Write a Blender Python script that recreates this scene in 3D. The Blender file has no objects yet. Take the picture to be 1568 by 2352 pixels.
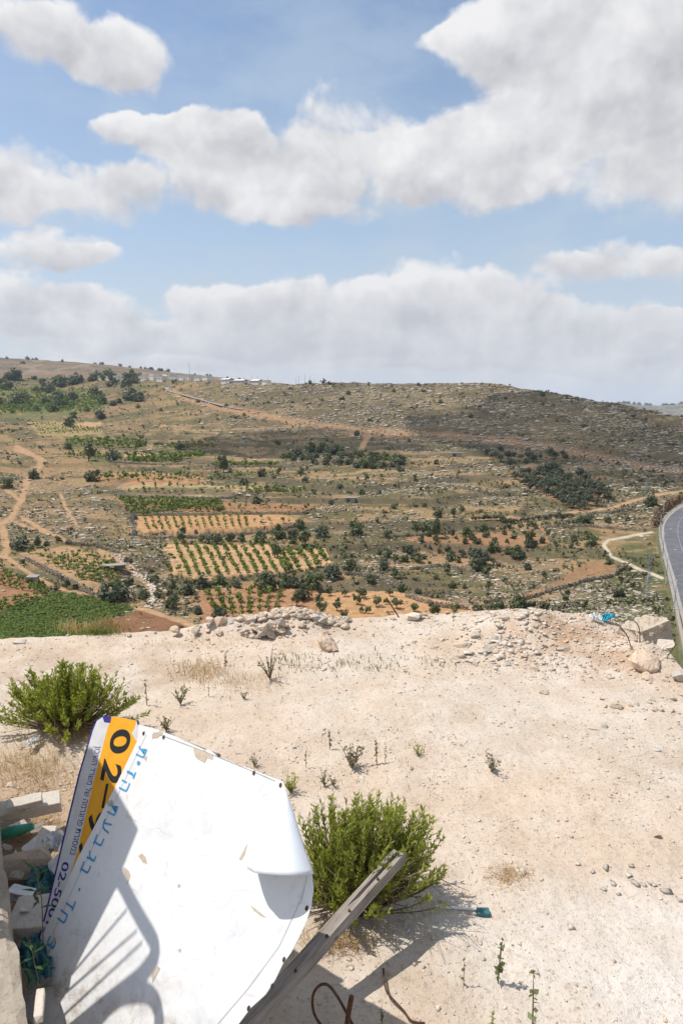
import bpy, bmesh, math, random
import numpy as np
from mathutils import Vector, Matrix

random.seed(7)
RNG = np.random.default_rng(7)
scene = bpy.context.scene
COL = scene.collection
PI = math.pi

# ------------------------------------------------------------------ camera
CZ = 5.0
PITCH = math.radians(9.27)
FPX = 1568.0                       # focal length in the units of the 1568 x 2352 layout
CU, CV = 784.0, 1176.0
CP, SP = math.cos(PITCH), math.sin(PITCH)
cam_data = bpy.data.cameras.new('camera')
cam = bpy.data.objects.new('camera', cam_data)
COL.objects.link(cam)
cam.location = (0, 0, CZ)
cam.rotation_euler = (math.radians(90) - PITCH, 0, 0)
cam_data.sensor_fit = 'VERTICAL'
cam_data.sensor_height = 36.0
cam_data.lens = 24.0
cam_data.clip_start = 0.05
cam_data.clip_end = 40000
scene.camera = cam

# ------------------------------------------------------------------ light
SUN_DIR = Vector((-0.455, 0.070, 0.883)).normalized()      # towards the sun
SUN_EL = math.asin(SUN_DIR.z)
SUN_AZ = math.atan2(SUN_DIR.x, SUN_DIR.y)                  # from +Y towards +X
sun_l = bpy.data.lights.new('sun', 'SUN')
sun_l.energy = 3.8
sun_l.angle = math.radians(0.53)
sun_l.color = (1.0, 0.96, 0.90)
sun_o = bpy.data.objects.new('sun', sun_l)
COL.objects.link(sun_o)
sun_o.rotation_euler = SUN_DIR.to_track_quat('Z', 'Y').to_euler()

scene.view_settings.view_transform = 'Standard'
scene.view_settings.look = 'None'
scene.view_settings.gamma = 1.0
scene.view_settings.use_curve_mapping = False
scene.view_settings.exposure = 0.26
scene.render.engine = 'CYCLES'
scene.cycles.max_bounces = 6
scene.cycles.diffuse_bounces = 3
scene.cycles.transparent_max_bounces = 6
scene.cycles.volume_bounces = 1

def pix_dir(u, v):
    a = (u - CU); b = (CV - v)
    d = np.array([a, FPX * CP + b * SP, -FPX * SP + b * CP], float)
    return d / np.linalg.norm(d)

def az_el(u, v):
    d = pix_dir(u, v)
    return math.degrees(math.atan2(d[0], d[1])), math.degrees(math.asin(d[2]))

# ------------------------------------------------------------------ sky
class NT:
    def __init__(self, tree):
        self.t = tree; self.n = tree.nodes; self.l = tree.links
    def add(self, typ, **kw):
        nd = self.n.new(typ)
        for k, v in kw.items():
            setattr(nd, k, v)
        return nd
    def _set(self, sock, v):
        if v is None: return
        if hasattr(v, 'is_output'): self.l.new(v, sock)
        else:
            try: sock.default_value = v
            except Exception: sock.default_value = tuple(v) + (1.0,)
    def math(self, op, a, b=None, c=None, clamp=False):
        nd = self.add('ShaderNodeMath', operation=op, use_clamp=clamp)
        for i, v in enumerate((a, b, c)): self._set(nd.inputs[i], v)
        return nd.outputs[0]
    def vec(self, op, a, b=None, c=None):
        nd = self.add('ShaderNodeVectorMath', operation=op)
        for i, v in enumerate((a, b, c)): self._set(nd.inputs[i], v)
        return nd.outputs['Value'] if op in ('DOT_PRODUCT', 'LENGTH', 'DISTANCE') else nd.outputs[0]
    def scale(self, a, s):
        nd = self.add('ShaderNodeVectorMath', operation='SCALE'); self._set(nd.inputs[0], a); self._set(nd.inputs['Scale'], s); return nd.outputs[0]
    def noise(self, vec, scale, detail=4, rough=0.55, dist=0.0, out=0):
        nd = self.add('ShaderNodeTexNoise'); nd.noise_dimensions = '3D'
        if vec is not None: self.l.new(vec, nd.inputs['Vector'])
        nd.inputs['Scale'].default_value = scale; nd.inputs['Detail'].default_value = detail
        nd.inputs['Roughness'].default_value = rough; nd.inputs['Distortion'].default_value = dist
        return nd.outputs[out]
    def voronoi(self, vec, scale, feature='F1', out='Distance', rand=1.0):
        nd = self.add('ShaderNodeTexVoronoi', feature=feature)
        if vec is not None: self.l.new(vec, nd.inputs['Vector'])
        nd.inputs['Scale'].default_value = scale; nd.inputs['Randomness'].default_value = rand
        return nd.outputs[out]
    def smooth(self, x, lo, hi, a=0.0, b=1.0):
        nd = self.add('ShaderNodeMapRange', interpolation_type='SMOOTHSTEP')
        self._set(nd.inputs[0], x); self._set(nd.inputs[1], lo); self._set(nd.inputs[2], hi); self._set(nd.inputs[3], a); self._set(nd.inputs[4], b)
        return nd.outputs[0]
    def lin(self, x, lo, hi, a=0.0, b=1.0):
        nd = self.add('ShaderNodeMapRange'); self._set(nd.inputs[0], x)
        for i, v in enumerate((lo, hi, a, b)): self._set(nd.inputs[i + 1], v)
        return nd.outputs[0]
    def mix(self, f, a, b, blend='MIX'):
        nd = self.add('ShaderNodeMix', data_type='RGBA', blend_type=blend)
        self._set(nd.inputs[0], f); self._set(nd.inputs[6], a); self._set(nd.inputs[7], b)
        return nd.outputs[2]

world = bpy.data.worlds.new('World')
scene.world = world
world.use_nodes = True
wt = NT(world.node_tree)
wt.n.clear()
SKY_K = 0.125
sky = wt.add('ShaderNodeTexSky', sky_type='NISHITA')
sky.sun_disc = False
sky.sun_elevation = SUN_EL
sky.sun_rotation = SUN_AZ
sky.altitude = 800
sky.air_density = 1.0
sky.dust_density = 1.6
sky.ozone_density = 1.5
gen = wt.add('ShaderNodeTexCoord').outputs['Generated']
D = wt.vec('NORMALIZE', gen)
sep = wt.add('ShaderNodeSeparateXYZ'); wt.l.new(D, sep.inputs[0])
az = wt.math('MULTIPLY', wt.math('ARCTAN2', sep.outputs[0], sep.outputs[1]), 180 / PI)
el = wt.math('MULTIPLY', wt.math('ARCSINE', sep.outputs[2]), 180 / PI)
cmb = wt.add('ShaderNodeCombineXYZ'); wt.l.new(az, cmb.inputs[0]); wt.l.new(el, cmb.inputs[1])
P = cmb.outputs[0]
# low-frequency warp of the cloud outlines
wn = wt.add('ShaderNodeTexNoise'); wn.inputs['Scale'].default_value = 7.0; wn.inputs['Detail'].default_value = 5.0; wn.inputs['Roughness'].default_value = 0.55
wt.l.new(D, wn.inputs['Vector'])
warp = wt.scale(wt.vec('SUBTRACT', wn.outputs['Color'], (0.5, 0.5, 0.5)), 5.0)
PW = wt.vec('ADD', P, warp)
# cumulus lobes: layout u, v, half width, half height, weight
LOBES = [
 (85,70,150,90),(190,105,170,88),(310,115,100,95),(250,165,110,52),
 (1130,45,170,85),(1330,50,330,150),(1460,150,290,150),(1540,60,170,150),(1130,125,175,95),(1280,215,230,105),(1560,240,160,130),(1000,90,85,45),
 (790,270,130,125),(640,350,170,95),(470,330,160,80),(320,305,120,62),(420,420,150,80),(620,450,190,80),(860,410,260,110),(1000,360,170,120),
 (1150,330,200,110),(1350,390,280,110),(1120,450,200,60),(1540,420,170,95),(1400,300,200,60),(680,505,170,40),(360,290,140,50),
 (50,390,150,105),(60,460,150,75),(255,455,118,88),
 (80,562,180,50),(180,590,95,32),
 (1440,590,125,68),(1310,615,100,40),(1560,612,80,70),
 (80,690,190,85),(220,700,150,65),(500,690,130,62),(660,680,110,65),(600,730,240,80),(830,690,150,70),(970,670,190,75),(1150,690,190,65),(1330,740,260,60),(1010,740,260,80),(1500,760,200,50),(250,770,320,50),(700,780,420,55),(1200,800,420,50),(120,745,150,30),(560,800,220,24),(900,830,240,20),(1350,830,260,20),(350,840,240,18),
]
acc_w = acc_h = None
for (lu, lv, ru, rv) in LOBES:
    a0, e0 = az_el(lu, lv)
    ra = abs(az_el(lu + ru, lv)[0] - az_el(lu - ru, lv)[0]) / 2
    re = abs(az_el(lu, lv + rv)[1] - az_el(lu, lv - rv)[1]) / 2
    q = wt.vec('MULTIPLY_ADD', PW, (1 / ra, 1 / re, 0), (-a0 / ra, -e0 / re, 0))
    w = wt.math('MAXIMUM', wt.math('SUBTRACT', 1.22, wt.vec('DOT_PRODUCT', q, q)), 0.0)
    h = wt.vec('DOT_PRODUCT', q, (0, 1, 0))
    acc_w = w if acc_w is None else wt.math('ADD', acc_w, w)
    acc_h = wt.math('MULTIPLY', w, h) if acc_h is None else wt.math('MULTIPLY_ADD', w, h, acc_h)
# clouds elsewhere round the sky: soft broken cumulus of the same kind
out_n = wt.noise(D, 3.2, 6, 0.55)
in_view = wt.smooth(wt.math('ABSOLUTE', az), 28.0, 36.0)
in_view = wt.math('MAXIMUM', in_view, wt.smooth(el, 29.0, 34.0))
in_view = wt.math('MULTIPLY', in_view, wt.smooth(el, 2.0, 8.0))
acc_w = wt.math('ADD', acc_w, wt.math('MULTIPLY', in_view, wt.smooth(out_n, 0.46, 0.60, 0.0, 1.1)))
acc_w = wt.math('ADD', acc_w, wt.math('MULTIPLY', wt.smooth(el, 6.5, 2.0), wt.smooth(wt.noise(wt.vec('MULTIPLY', D, (1.0, 1.0, 5.0)), 4.0, 5, 0.55), .25, .55, .25, 1.0)))
hh = wt.math('DIVIDE', acc_h, wt.math('MAXIMUM', acc_w, 0.05))
# billow noise and its relief towards the sun
SUNOFF = (-0.010, 0.0, 0.022)
def puffs(v):
    nd = wt.add('ShaderNodeTexVoronoi', feature='F1'); nd.inputs['Scale'].default_value = 13.0; nd.inputs['Detail'].default_value = 2.0
    nd.inputs['Roughness'].default_value = .55; nd.inputs['Lacunarity'].default_value = 2.3; wt.l.new(v, nd.inputs['Vector'])
    return wt.math('SUBTRACT', 0.95, nd.outputs['Distance'])
DW = wt.vec('ADD', D, wt.scale(wt.vec('SUBTRACT', wn.outputs['Color'], (0.5, 0.5, 0.5)), 0.06))
def billow(v): return wt.math('ADD', wt.math('MULTIPLY', wt.noise(v, 24.0, 8, 0.62), 0.62), wt.math('MULTIPLY', puffs(v), 0.45))
nf = billow(DW)
nfo = billow(wt.vec('ADD', DW, SUNOFF))
nm = wt.noise(D, 9.0, 4, 0.5)
nmo = wt.noise(wt.vec('ADD', D, (SUNOFF[0] * 2, 0, SUNOFF[2] * 2)), 9.0, 4, 0.5)
dens = wt.math('ADD', acc_w, wt.math('MULTIPLY', wt.math('SUBTRACT', nf, 0.5), 1.5))
cover = wt.smooth(wt.math('ADD', dens, wt.math('MULTIPLY', wt.math('MINIMUM', wt.math('ABSOLUTE', hh), 0.6), -0.1)), 0.10, wt.lin(hh, -0.5, 0.5, 1.10, 0.74))
thick = wt.smooth(acc_w, 0.3, 1.8)
relief = wt.math('ADD', wt.math('MULTIPLY', wt.math('SUBTRACT', nm, nmo), 1.6), wt.math('MULTIPLY', wt.math('SUBTRACT', nf, nfo), 0.75))
lit = wt.math('ADD', wt.math('MULTIPLY_ADD', hh, 0.50, 0.70), wt.math('MULTIPLY', relief, 1.05))
lit = wt.math('SUBTRACT', lit, wt.math('MULTIPLY', thick, 0.18), clamp=True)
K = 1.0 / SKY_K
c_dark = (0.455 * K, 0.46 * K, 0.49 * K, 1); c_lite = (0.76 * K, 0.755 * K, 0.76 * K, 1)
ccol = wt.mix(lit, c_dark, c_lite)
# distant clouds sink into the pale band of air over the horizon
low = wt.smooth(el, 14.0, 0.5)
ccol = wt.mix(wt.math('MULTIPLY', low, 0.52), ccol, (0.50 * K, 0.53 * K, 0.585 * K, 1))
scol = wt.vec('ADD', sky.outputs[0], (0.022 * K, 0.026 * K, 0.020 * K))
veil = wt.math('MULTIPLY', wt.smooth(wt.noise(wt.vec('MULTIPLY', D, (1.0, 1.0, 2.2)), 5.0, 6, 0.6), .40, .70), .40)
scol = wt.mix(wt.math('ADD', wt.math('MULTIPLY', wt.smooth(el, 32.0, 8.0), .48), veil), scol, (0.44 * K, 0.53 * K, 0.625 * K, 1))
scol = wt.mix(wt.math('MULTIPLY', wt.smooth(el, 14.0, 0.0), 0.92), scol, (0.52 * K, 0.55 * K, 0.60 * K, 1))
wcol = wt.mix(wt.math('MULTIPLY', cover, 0.97), scol, ccol)
bg = wt.add('ShaderNodeBackground'); bg.inputs['Strength'].default_value = SKY_K
wt.l.new(wcol, bg.inputs['Color'])
wo = wt.add('ShaderNodeOutputWorld'); wt.l.new(bg.outputs[0], wo.inputs['Surface'])
world.cycles.sampling_method = 'MANUAL'
world.cycles.sample_map_resolution = 512

# ------------------------------------------------------------------ numpy helpers
def _hash(ix, iy, seed):
    h = (ix.astype(np.int64) * 374761393 + iy.astype(np.int64) * 668265263 + seed * 974634777) & 0xffffffff
    h = ((h ^ (h >> 13)) * 1274126177) & 0xffffffff
    h = (h ^ (h >> 16)) & 0xffffffff
    return h / 4294967295.0

def vnoise(x, y, seed=0):
    x = np.asarray(x, float); y = np.asarray(y, float)
    ix = np.floor(x); iy = np.floor(y)
    fx = x - ix; fy = y - iy
    fx = fx * fx * (3 - 2 * fx); fy = fy * fy * (3 - 2 * fy)
    a = _hash(ix, iy, seed); b = _hash(ix + 1, iy, seed)
    c = _hash(ix, iy + 1, seed); d = _hash(ix + 1, iy + 1, seed)
    return (a * (1 - fx) + b * fx) * (1 - fy) + (c * (1 - fx) + d * fx) * fy

def fbm(x, y, seed=0, octv=4, gain=0.5):
    s = 0.0; a = 1.0; t = 0.0
    for i in range(octv):
        s = s + a * vnoise(x * 2 ** i, y * 2 ** i, seed + i * 17); t += a; a *= gain
    return s / t

def sstep(x, lo, hi):
    t = np.clip((x - lo) / (hi - lo), 0, 1)
    return t * t * (3 - 2 * t)

def in_poly(poly, U, V):
    m = np.zeros(np.shape(U), bool)
    n = len(poly)
    for i in range(n):
        x0, y0 = poly[i]; x1, y1 = poly[(i + 1) % n]
        if y0 == y1: continue
        c = ((y0 > V) != (y1 > V)) & (U < (x1 - x0) * (V - y0) / (y1 - y0) + x0)
        m ^= c
    return m

def line_dist(pts, U, V, sv=1.0):
    d = np.full(np.shape(U), 1e9)
    for (x0, y0), (x1, y1) in zip(pts[:-1], pts[1:]):
        dx, dy = x1 - x0, (y1 - y0) * sv
        px, py = U - x0, (V - y0) * sv
        t = np.clip((px * dx + py * dy) / (dx * dx + dy * dy + 1e-9), 0, 1)
        d = np.minimum(d, np.hypot(px - t * dx, py - t * dy))
    return d

def np_mesh(name, verts, faces, mat=None, smooth=False, mat_idx=None):
    me = bpy.data.meshes.new(name)
    verts = np.asarray(verts, np.float32); faces = np.asarray(faces, np.int32)
    k = faces.shape[1]
    me.vertices.add(len(verts)); me.vertices.foreach_set('co', verts.ravel())
    me.loops.add(faces.size); me.loops.foreach_set('vertex_index', faces.ravel())
    me.polygons.add(len(faces))
    me.polygons.foreach_set('loop_start', np.arange(0, faces.size, k, dtype=np.int32))
    me.polygons.foreach_set('loop_total', np.full(len(faces), k, np.int32))
    if smooth: me.polygons.foreach_set('use_smooth', np.ones(len(faces), bool))
    for m in (mat if isinstance(mat, (list, tuple)) else [mat]):
        if m: me.materials.append(m)
    if mat_idx is not None: me.polygons.foreach_set('material_index', np.asarray(mat_idx, np.int32))
    me.update(calc_edges=True)
    return me

def link(name, me, parent=None, loc=(0, 0, 0), rot=(0, 0, 0), scale=(1, 1, 1), label=None, cat=None, group=None, kind=None):
    o = bpy.data.objects.new(name, me)
    COL.objects.link(o)
    if parent: o.parent = parent
    o.location = loc; o.rotation_euler = rot; o.scale = scale
    if label: o['label'] = label
    if cat: o['category'] = cat
    if group: o['group'] = group
    if kind: o['kind'] = kind
    return o

def thing(name, label, cat, loc=(0, 0, 0), rot=(0, 0, 0), scale=(1, 1, 1), group=None):
    return link(name, None, None, loc, rot, scale, label, cat, group)

class MB:
    """collects boxes, tubes and polygons into one mesh"""
    def __init__(self): self.v = []; self.f = []
    def quad(self, *p):
        i = len(self.v); self.v += [tuple(q) for q in p]; self.f.append(tuple(range(i, i + len(p))))
    def box(self, c, s, rz=0.0, M=None):
        i = len(self.v)
        for dx in (-.5, .5):
            for dy in (-.5, .5):
                for dz in (-.5, .5):
                    x, y, z = dx * s[0], dy * s[1], dz * s[2]
                    if M is not None: p = M @ Vector((x, y, z)); x, y, z = p
                    elif rz: x, y = x * math.cos(rz) - y * math.sin(rz), x * math.sin(rz) + y * math.cos(rz)
                    self.v.append((c[0] + x, c[1] + y, c[2] + z))
        for q in ((0, 1, 3, 2), (4, 6, 7, 5), (0, 4, 5, 1), (2, 3, 7, 6), (0, 2, 6, 4), (1, 5, 7, 3)):
            self.f.append(tuple(i + k for k in q))
    def tube(self, pts, rad, n=6, cap=True):
        pts = [Vector(p) for p in pts]
        if not hasattr(rad, '__len__'): rad = [rad] * len(pts)
        i0 = len(self.v); up = Vector((0.13, 0.21, 0.97))
        for k, p in enumerate(pts):
            t = (pts[min(k + 1, len(pts) - 1)] - pts[max(k - 1, 0)]).normalized()
            if abs(t.dot(up)) > 0.95: up = Vector((0.9, 0.3, 0.1))
            a = t.cross(up).normalized(); b = t.cross(a)
            for j in range(n):
                an = 2 * PI * j / n
                self.v.append(tuple(p + rad[k] * (math.cos(an) * a + math.sin(an) * b)))
        for k in range(len(pts) - 1):
            for j in range(n):
                a = i0 + k * n + j; b = i0 + k * n + (j + 1) % n
                self.f.append((a, b, b + n, a + n))
        if cap:
            self.f.append(tuple(i0 + j for j in range(n))[::-1])
            e = i0 + (len(pts) - 1) * n
            self.f.append(tuple(e + j for j in range(n)))
    def mesh(self, name, mat, smooth=False):
        me = bpy.data.meshes.new(name); me.from_pydata(self.v, [], self.f)
        if mat: me.materials.append(mat)
        if smooth: me.polygons.foreach_set('use_smooth', np.ones(len(me.polygons), bool))
        me.update(); return me
    def build(self, name, mat, parent=None, smooth=False, **kw):
        return link(name, self.mesh(name, mat, smooth), parent, **kw)

def bevel(o, w, seg=2):
    m = o.modifiers.new('bevel', 'BEVEL'); m.width = w; m.segments = seg; m.limit_method = 'ANGLE'
    return o

# ------------------------------------------------------------------ materials
def new_mat(name, rough=0.85, spec=0.25):
    m = bpy.data.materials.new(name); m.use_nodes = True
    t = NT(m.node_tree); t.n.clear()
    out = t.add('ShaderNodeOutputMaterial'); b = t.add('ShaderNodeBsdfPrincipled')
    b.inputs['Roughness'].default_value = rough; b.inputs['Specular IOR Level'].default_value = spec
    t.l.new(b.outputs[0], out.inputs[0])
    return m, t, b, out

def bump(t, b, height, strength=0.5, dist=0.05):
    bp = t.add('ShaderNodeBump'); bp.inputs['Strength'].default_value = strength; bp.inputs['Distance'].default_value = dist
    t.l.new(height, bp.inputs['Height']); t.l.new(bp.outputs[0], b.inputs['Normal'])

def pos(t): return t.add('ShaderNodeNewGeometry').outputs['Position']
def objco(t): return t.add('ShaderNodeTexCoord').outputs['Object']
def orand(t): return t.add('ShaderNodeObjectInfo').outputs['Random']

def simple_mat(name, c1, c2, scale=6, detail=5, rough=0.85, bumps=0.0, bdist=0.02, world_space=False, rnd=0.0, metal=0.0):
    m, t, b, o = new_mat(name, rough)
    co = pos(t) if world_space else objco(t)
    n = t.noise(co, scale, detail, 0.6)
    c = t.mix(t.smooth(n, 0.32, 0.68), c1 + (1,), c2 + (1,))
    if rnd:
        c = t.vec('SCALE', c) if False else t.scale(c, t.lin(orand(t), 0, 1, 1 - rnd, 1 + rnd))
    t.l.new(c, b.inputs['Base Color']); b.inputs['Metallic'].default_value = metal
    if bumps: bump(t, b, t.noise(co, scale * 4, 5, 0.6), bumps, bdist)
    return m

def leaf_mat(name, c1, c2, trans=0.35, vary=0.25, var_scale=3.0):
    m = bpy.data.materials.new(name); m.use_nodes = True
    t = NT(m.node_tree); t.n.clear()
    out = t.add('ShaderNodeOutputMaterial')
    g = t.add('ShaderNodeNewGeometry')
    n = t.noise(g.outputs['Position'], var_scale, 3)
    r = g.outputs['Random Per Island']
    f = t.math('ADD', t.math('MULTIPLY', r, 0.6), t.math('MULTIPLY', t.smooth(n, 0.3, 0.7), 0.4))
    c = t.mix(f, c1 + (1,), c2 + (1,))
    c = t.scale(c, t.lin(orand(t), 0, 1, 1 - vary, 1 + vary))
    d = t.add('ShaderNodeBsdfPrincipled'); d.inputs['Roughness'].default_value = 0.55; d.inputs['Specular IOR Level'].default_value = 0.3
    t.l.new(c, d.inputs['Base Color'])
    tr = t.add('ShaderNodeBsdfTranslucent'); t.l.new(t.vec('MULTIPLY', c, (1.3, 1.35, 0.7)), tr.inputs['Color'])
    mx = t.add('ShaderNodeMixShader'); mx.inputs[0].default_value = trans
    t.l.new(d.outputs[0], mx.inputs[1]); t.l.new(tr.outputs[0], mx.inputs[2]); t.l.new(mx.outputs[0], out.inputs[0])
    return m

M = {}
M['bark'] = simple_mat('bark', (.10, .075, .05), (.17, .13, .09), 30, bumps=.5)
M['tree_leaf'] = leaf_mat('tree_leaf', (.070, .092, .040), (.135, .160, .075), .3, .28)
M['olive_leaf'] = leaf_mat('olive_leaf', (.060, .076, .044), (.110, .126, .080), .2, .2)
M['vine_leaf'] = leaf_mat('vine_leaf', (.120, .175, .036), (.225, .285, .075), .40, .2)
M['inula_leaf'] = leaf_mat('inula_leaf', (.20, .235, .038), (.42, .45, .10), .5, .08)
M['weed_leaf'] = leaf_mat('weed_leaf', (.12, .145, .06), (.21, .235, .115), .35, .2)
M['grey_weed'] = leaf_mat('grey_weed', (.17, .16, .11), (.28, .25, .17), .25, .15)
M['green_grass'] = leaf_mat('green_grass', (.10, .16, .03), (.20, .26, .06), .35, .1)
M['straw'] = leaf_mat('straw', (.34, .21, .10), (.55, .39, .20), .25, .12)
M['scrub'] = leaf_mat('scrub', (.085, .085, .045), (.165, .150, .085), .15, .2, .25)
M['dry_twig'] = simple_mat('dry_twig', (.30, .22, .14), (.42, .33, .22), 40)
M['twig'] = simple_mat('twig', (.13, .09, .06), (.24, .18, .12), 40)

def stone_mat(name, c1, c2, c3, scale=4.0, rnd=.12):
    m, t, b, o = new_mat(name, 0.92, 0.2)
    co = pos(t)
    n = t.noise(co, scale, 6, .65); n2 = t.noise(co, scale * 5, 5, .7)
    c = t.mix(t.smooth(n, .35, .65), c1 + (1,), c2 + (1,))
    c = t.mix(t.smooth(n2, .52, .72), c, c3 + (1,))
    c = t.scale(c, t.lin(t.add('ShaderNodeNewGeometry').outputs['Random Per Island'], 0, 1, 1 - rnd, 1 + rnd))
    t.l.new(c, b.inputs['Base Color'])
    bump(t, b, t.math('ADD', t.noise(co, scale * 8, 6, .7), t.math('MULTIPLY', t.noise(co, scale * 2.2, 4, .6), 1.2)), .45, .025)
    return m
M['limestone'] = stone_mat('limestone', (.64, .56, .47), (.59, .51, .42), (.46, .37, .28))
M['pink_stone'] = stone_mat('pink_stone', (.58, .44, .32), (.54, .42, .32), (.38, .25, .16), 3.0)
M['grey_stone'] = stone_mat('grey_stone', (.50, .44, .37), (.44, .39, .33), (.31, .26, .21), 4.0, .2)
M['heap_stone'] = stone_mat('heap_stone', (.54, .45, .35), (.47, .39, .30), (.33, .25, .18), 4.0, .2)
M['hill_rock'] = stone_mat('hill_rock', (.47, .40, .315), (.40, .335, .255), (.28, .23, .165), .5, .28)
M['wall_rock'] = stone_mat('wall_rock', (.40, .34, .27), (.33, .27, .20), (.22, .18, .14), .8, .3)
M['concrete'] = stone_mat('concrete', (.40, .34, .27), (.33, .28, .22), (.20, .16, .12), 7.0)
M['slab'] = stone_mat('slab', (.58, .52, .45), (.54, .48, .40), (.44, .37, .29), 6.0)

# plateau ground
m, t, b, o = new_mat('pale_gravel', 0.95, 0.1)
co = pos(t)
att = t.add('ShaderNodeAttribute', attribute_name='tint').outputs['Color']
n1 = t.noise(co, 1.1, 5, .6); n2 = t.noise(co, 8, 6, .65); n3 = t.noise(co, 45, 4, .7)
c = t.mix(t.smooth(n1, .38, .62), (1.03, 1.02, 1.0, 1), (.95, .91, .86, 1))
c = t.vec('MULTIPLY', att, c)
c = t.mix(t.smooth(n2, .50, .75, 0, .35), c, t.vec('MULTIPLY', c, (.78, .70, .62)))
v1 = t.voronoi(co, 26); v1c = t.voronoi(co, 26, out='Color')
peb = t.smooth(v1, .16, .30, 1, 0)
psep = t.add('ShaderNodeSeparateColor'); t.l.new(v1c, psep.inputs[0])
peb = t.math('MULTIPLY', peb, t.smooth(psep.outputs[0], .55, .75))
c = t.mix(t.math('MULTIPLY', peb, .55), c, t.mix(psep.outputs[1], (.44, .35, .27, 1), (.66, .60, .53, 1)))
c = t.mix(t.smooth(n3, .56, .72, 0, .45), c, t.vec('MULTIPLY', c, (.72, .65, .58)))
t.l.new(c, b.inputs['Base Color'])
n4 = t.noise(co, 19, 5, .75)
c = t.mix(t.smooth(n4, .52, .64, 0, .75), c, t.vec('MULTIPLY', c, (.74, .66, .58)))
c = t.mix(t.smooth(n4, .30, .44, .45, 0), c, t.vec('MULTIPLY', c, (1.10, 1.10, 1.10)))
t.l.new(c, b.inputs['Base Color'])
hgt = t.math('ADD', t.math('MULTIPLY_ADD', n4, 1.1, t.math('MULTIPLY', n3, .5)), t.math('ADD', t.math('MULTIPLY', n2, 1.0), t.math('MULTIPLY', peb, .35)))
bump(t, b, hgt, .75, .03)
M['ground'] = m

# valley ground: colour of soil, straw, scrub per vertex + grain
m, t, b, o = new_mat('valley_earth', 0.95, 0.1)
co = pos(t)
att = t.add('ShaderNodeAttribute', attribute_name='tint').outputs['Color']
n1 = t.noise(co, .35, 5, .65); n2 = t.noise(co, 1.4, 4, .7)
c = t.scale(att, t.lin(n1, .25, .75, .72, 1.28))
c = t.scale(c, t.lin(n2, .3, .7, .82, 1.18))
t.l.new(c, b.inputs['Base Color'])
bump(t, b, n1, .8, .6)
M['valley'] = m

m, t, b, o = new_mat('asphalt', .9, .2)
co = pos(t); n = t.noise(co, .25, 4, .6); n2 = t.noise(co, 3, 4)
c = t.mix(t.smooth(n, .35, .65), (.115, .115, .126, 1), (.150, .149, .158, 1))
c = t.scale(c, t.lin(n2, .3, .7, .9, 1.1)); t.l.new(c, b.inputs['Base Color'])
M['asphalt'] = m
M['road_paint'] = simple_mat('road_paint', (.24, .24, .24), (.34, .34, .33), 1.5, world_space=True)
M['kerb'] = simple_mat('kerb', (.29, .26, .22), (.37, .335, .29), .8, world_space=True)
M['dirt_path'] = simple_mat('dirt_path', (.46, .33, .21), (.55, .42, .29), .5, world_space=True)
M['white_path'] = simple_mat('white_path', (.58, .52, .44), (.64, .58, .50), .5, world_space=True)
M['red_bank'] = simple_mat('red_bank', (.16, .085, .05), (.26, .15, .09), .5, world_space=True, bumps=.8, bdist=.4)
M['green_bank'] = simple_mat('green_bank', (.085, .090, .040), (.16, .145, .075), .5, world_space=True, bumps=.8, bdist=.3)
M['old_road'] = simple_mat('old_road', (.24, .23, .215), (.30, .285, .26), .3, world_space=True)
M['dull_roof'] = simple_mat('dull_roof', (.26, .25, .24), (.34, .32, .30), .8, world_space=True)
M['steel'] = simple_mat('steel', (.30, .31, .32), (.40, .41, .42), 2, rough=.5)
M['dark_steel'] = simple_mat('dark_steel', (.05, .05, .055), (.09, .09, .09), 3, rough=.6)
M['white_paint'] = simple_mat('white_paint', (.72, .71, .68), (.78, .77, .75), 3, rough=.6)
M['house_wall'] = simple_mat('house_wall', (.68, .63, .55), (.76, .72, .66), .3, world_space=True, rnd=.15)
M['house_roof'] = simple_mat('house_roof', (.60, .60, .60), (.70, .70, .69), .3, world_space=True)
M['window'] = simple_mat('window_glass', (.035, .04, .05), (.06, .065, .07), 2, rough=.15)
M['rust'] = simple_mat('rust', (.060, .032, .020), (.13, .065, .035), 25, rough=.8, bumps=.4)
M['teal_plastic'] = simple_mat('teal_plastic', (.03, .105, .115), (.06, .165, .175), 8, rough=.5, bumps=.3)
M['blue_plastic'] = simple_mat('blue_plastic', (.04, .33, .45), (.10, .48, .60), 10, rough=.4)
M['green_plastic'] = simple_mat('green_plastic', (.02, .17, .10), (.05, .26, .16), 8, rough=.45)
M['white_plastic'] = simple_mat('white_plastic', (.60, .60, .58), (.74, .73, .70), 8, rough=.4)
M['rail_metal'] = simple_mat('rail_metal', (.16, .15, .14), (.22, .21, .20), 8, rough=.5)

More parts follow.
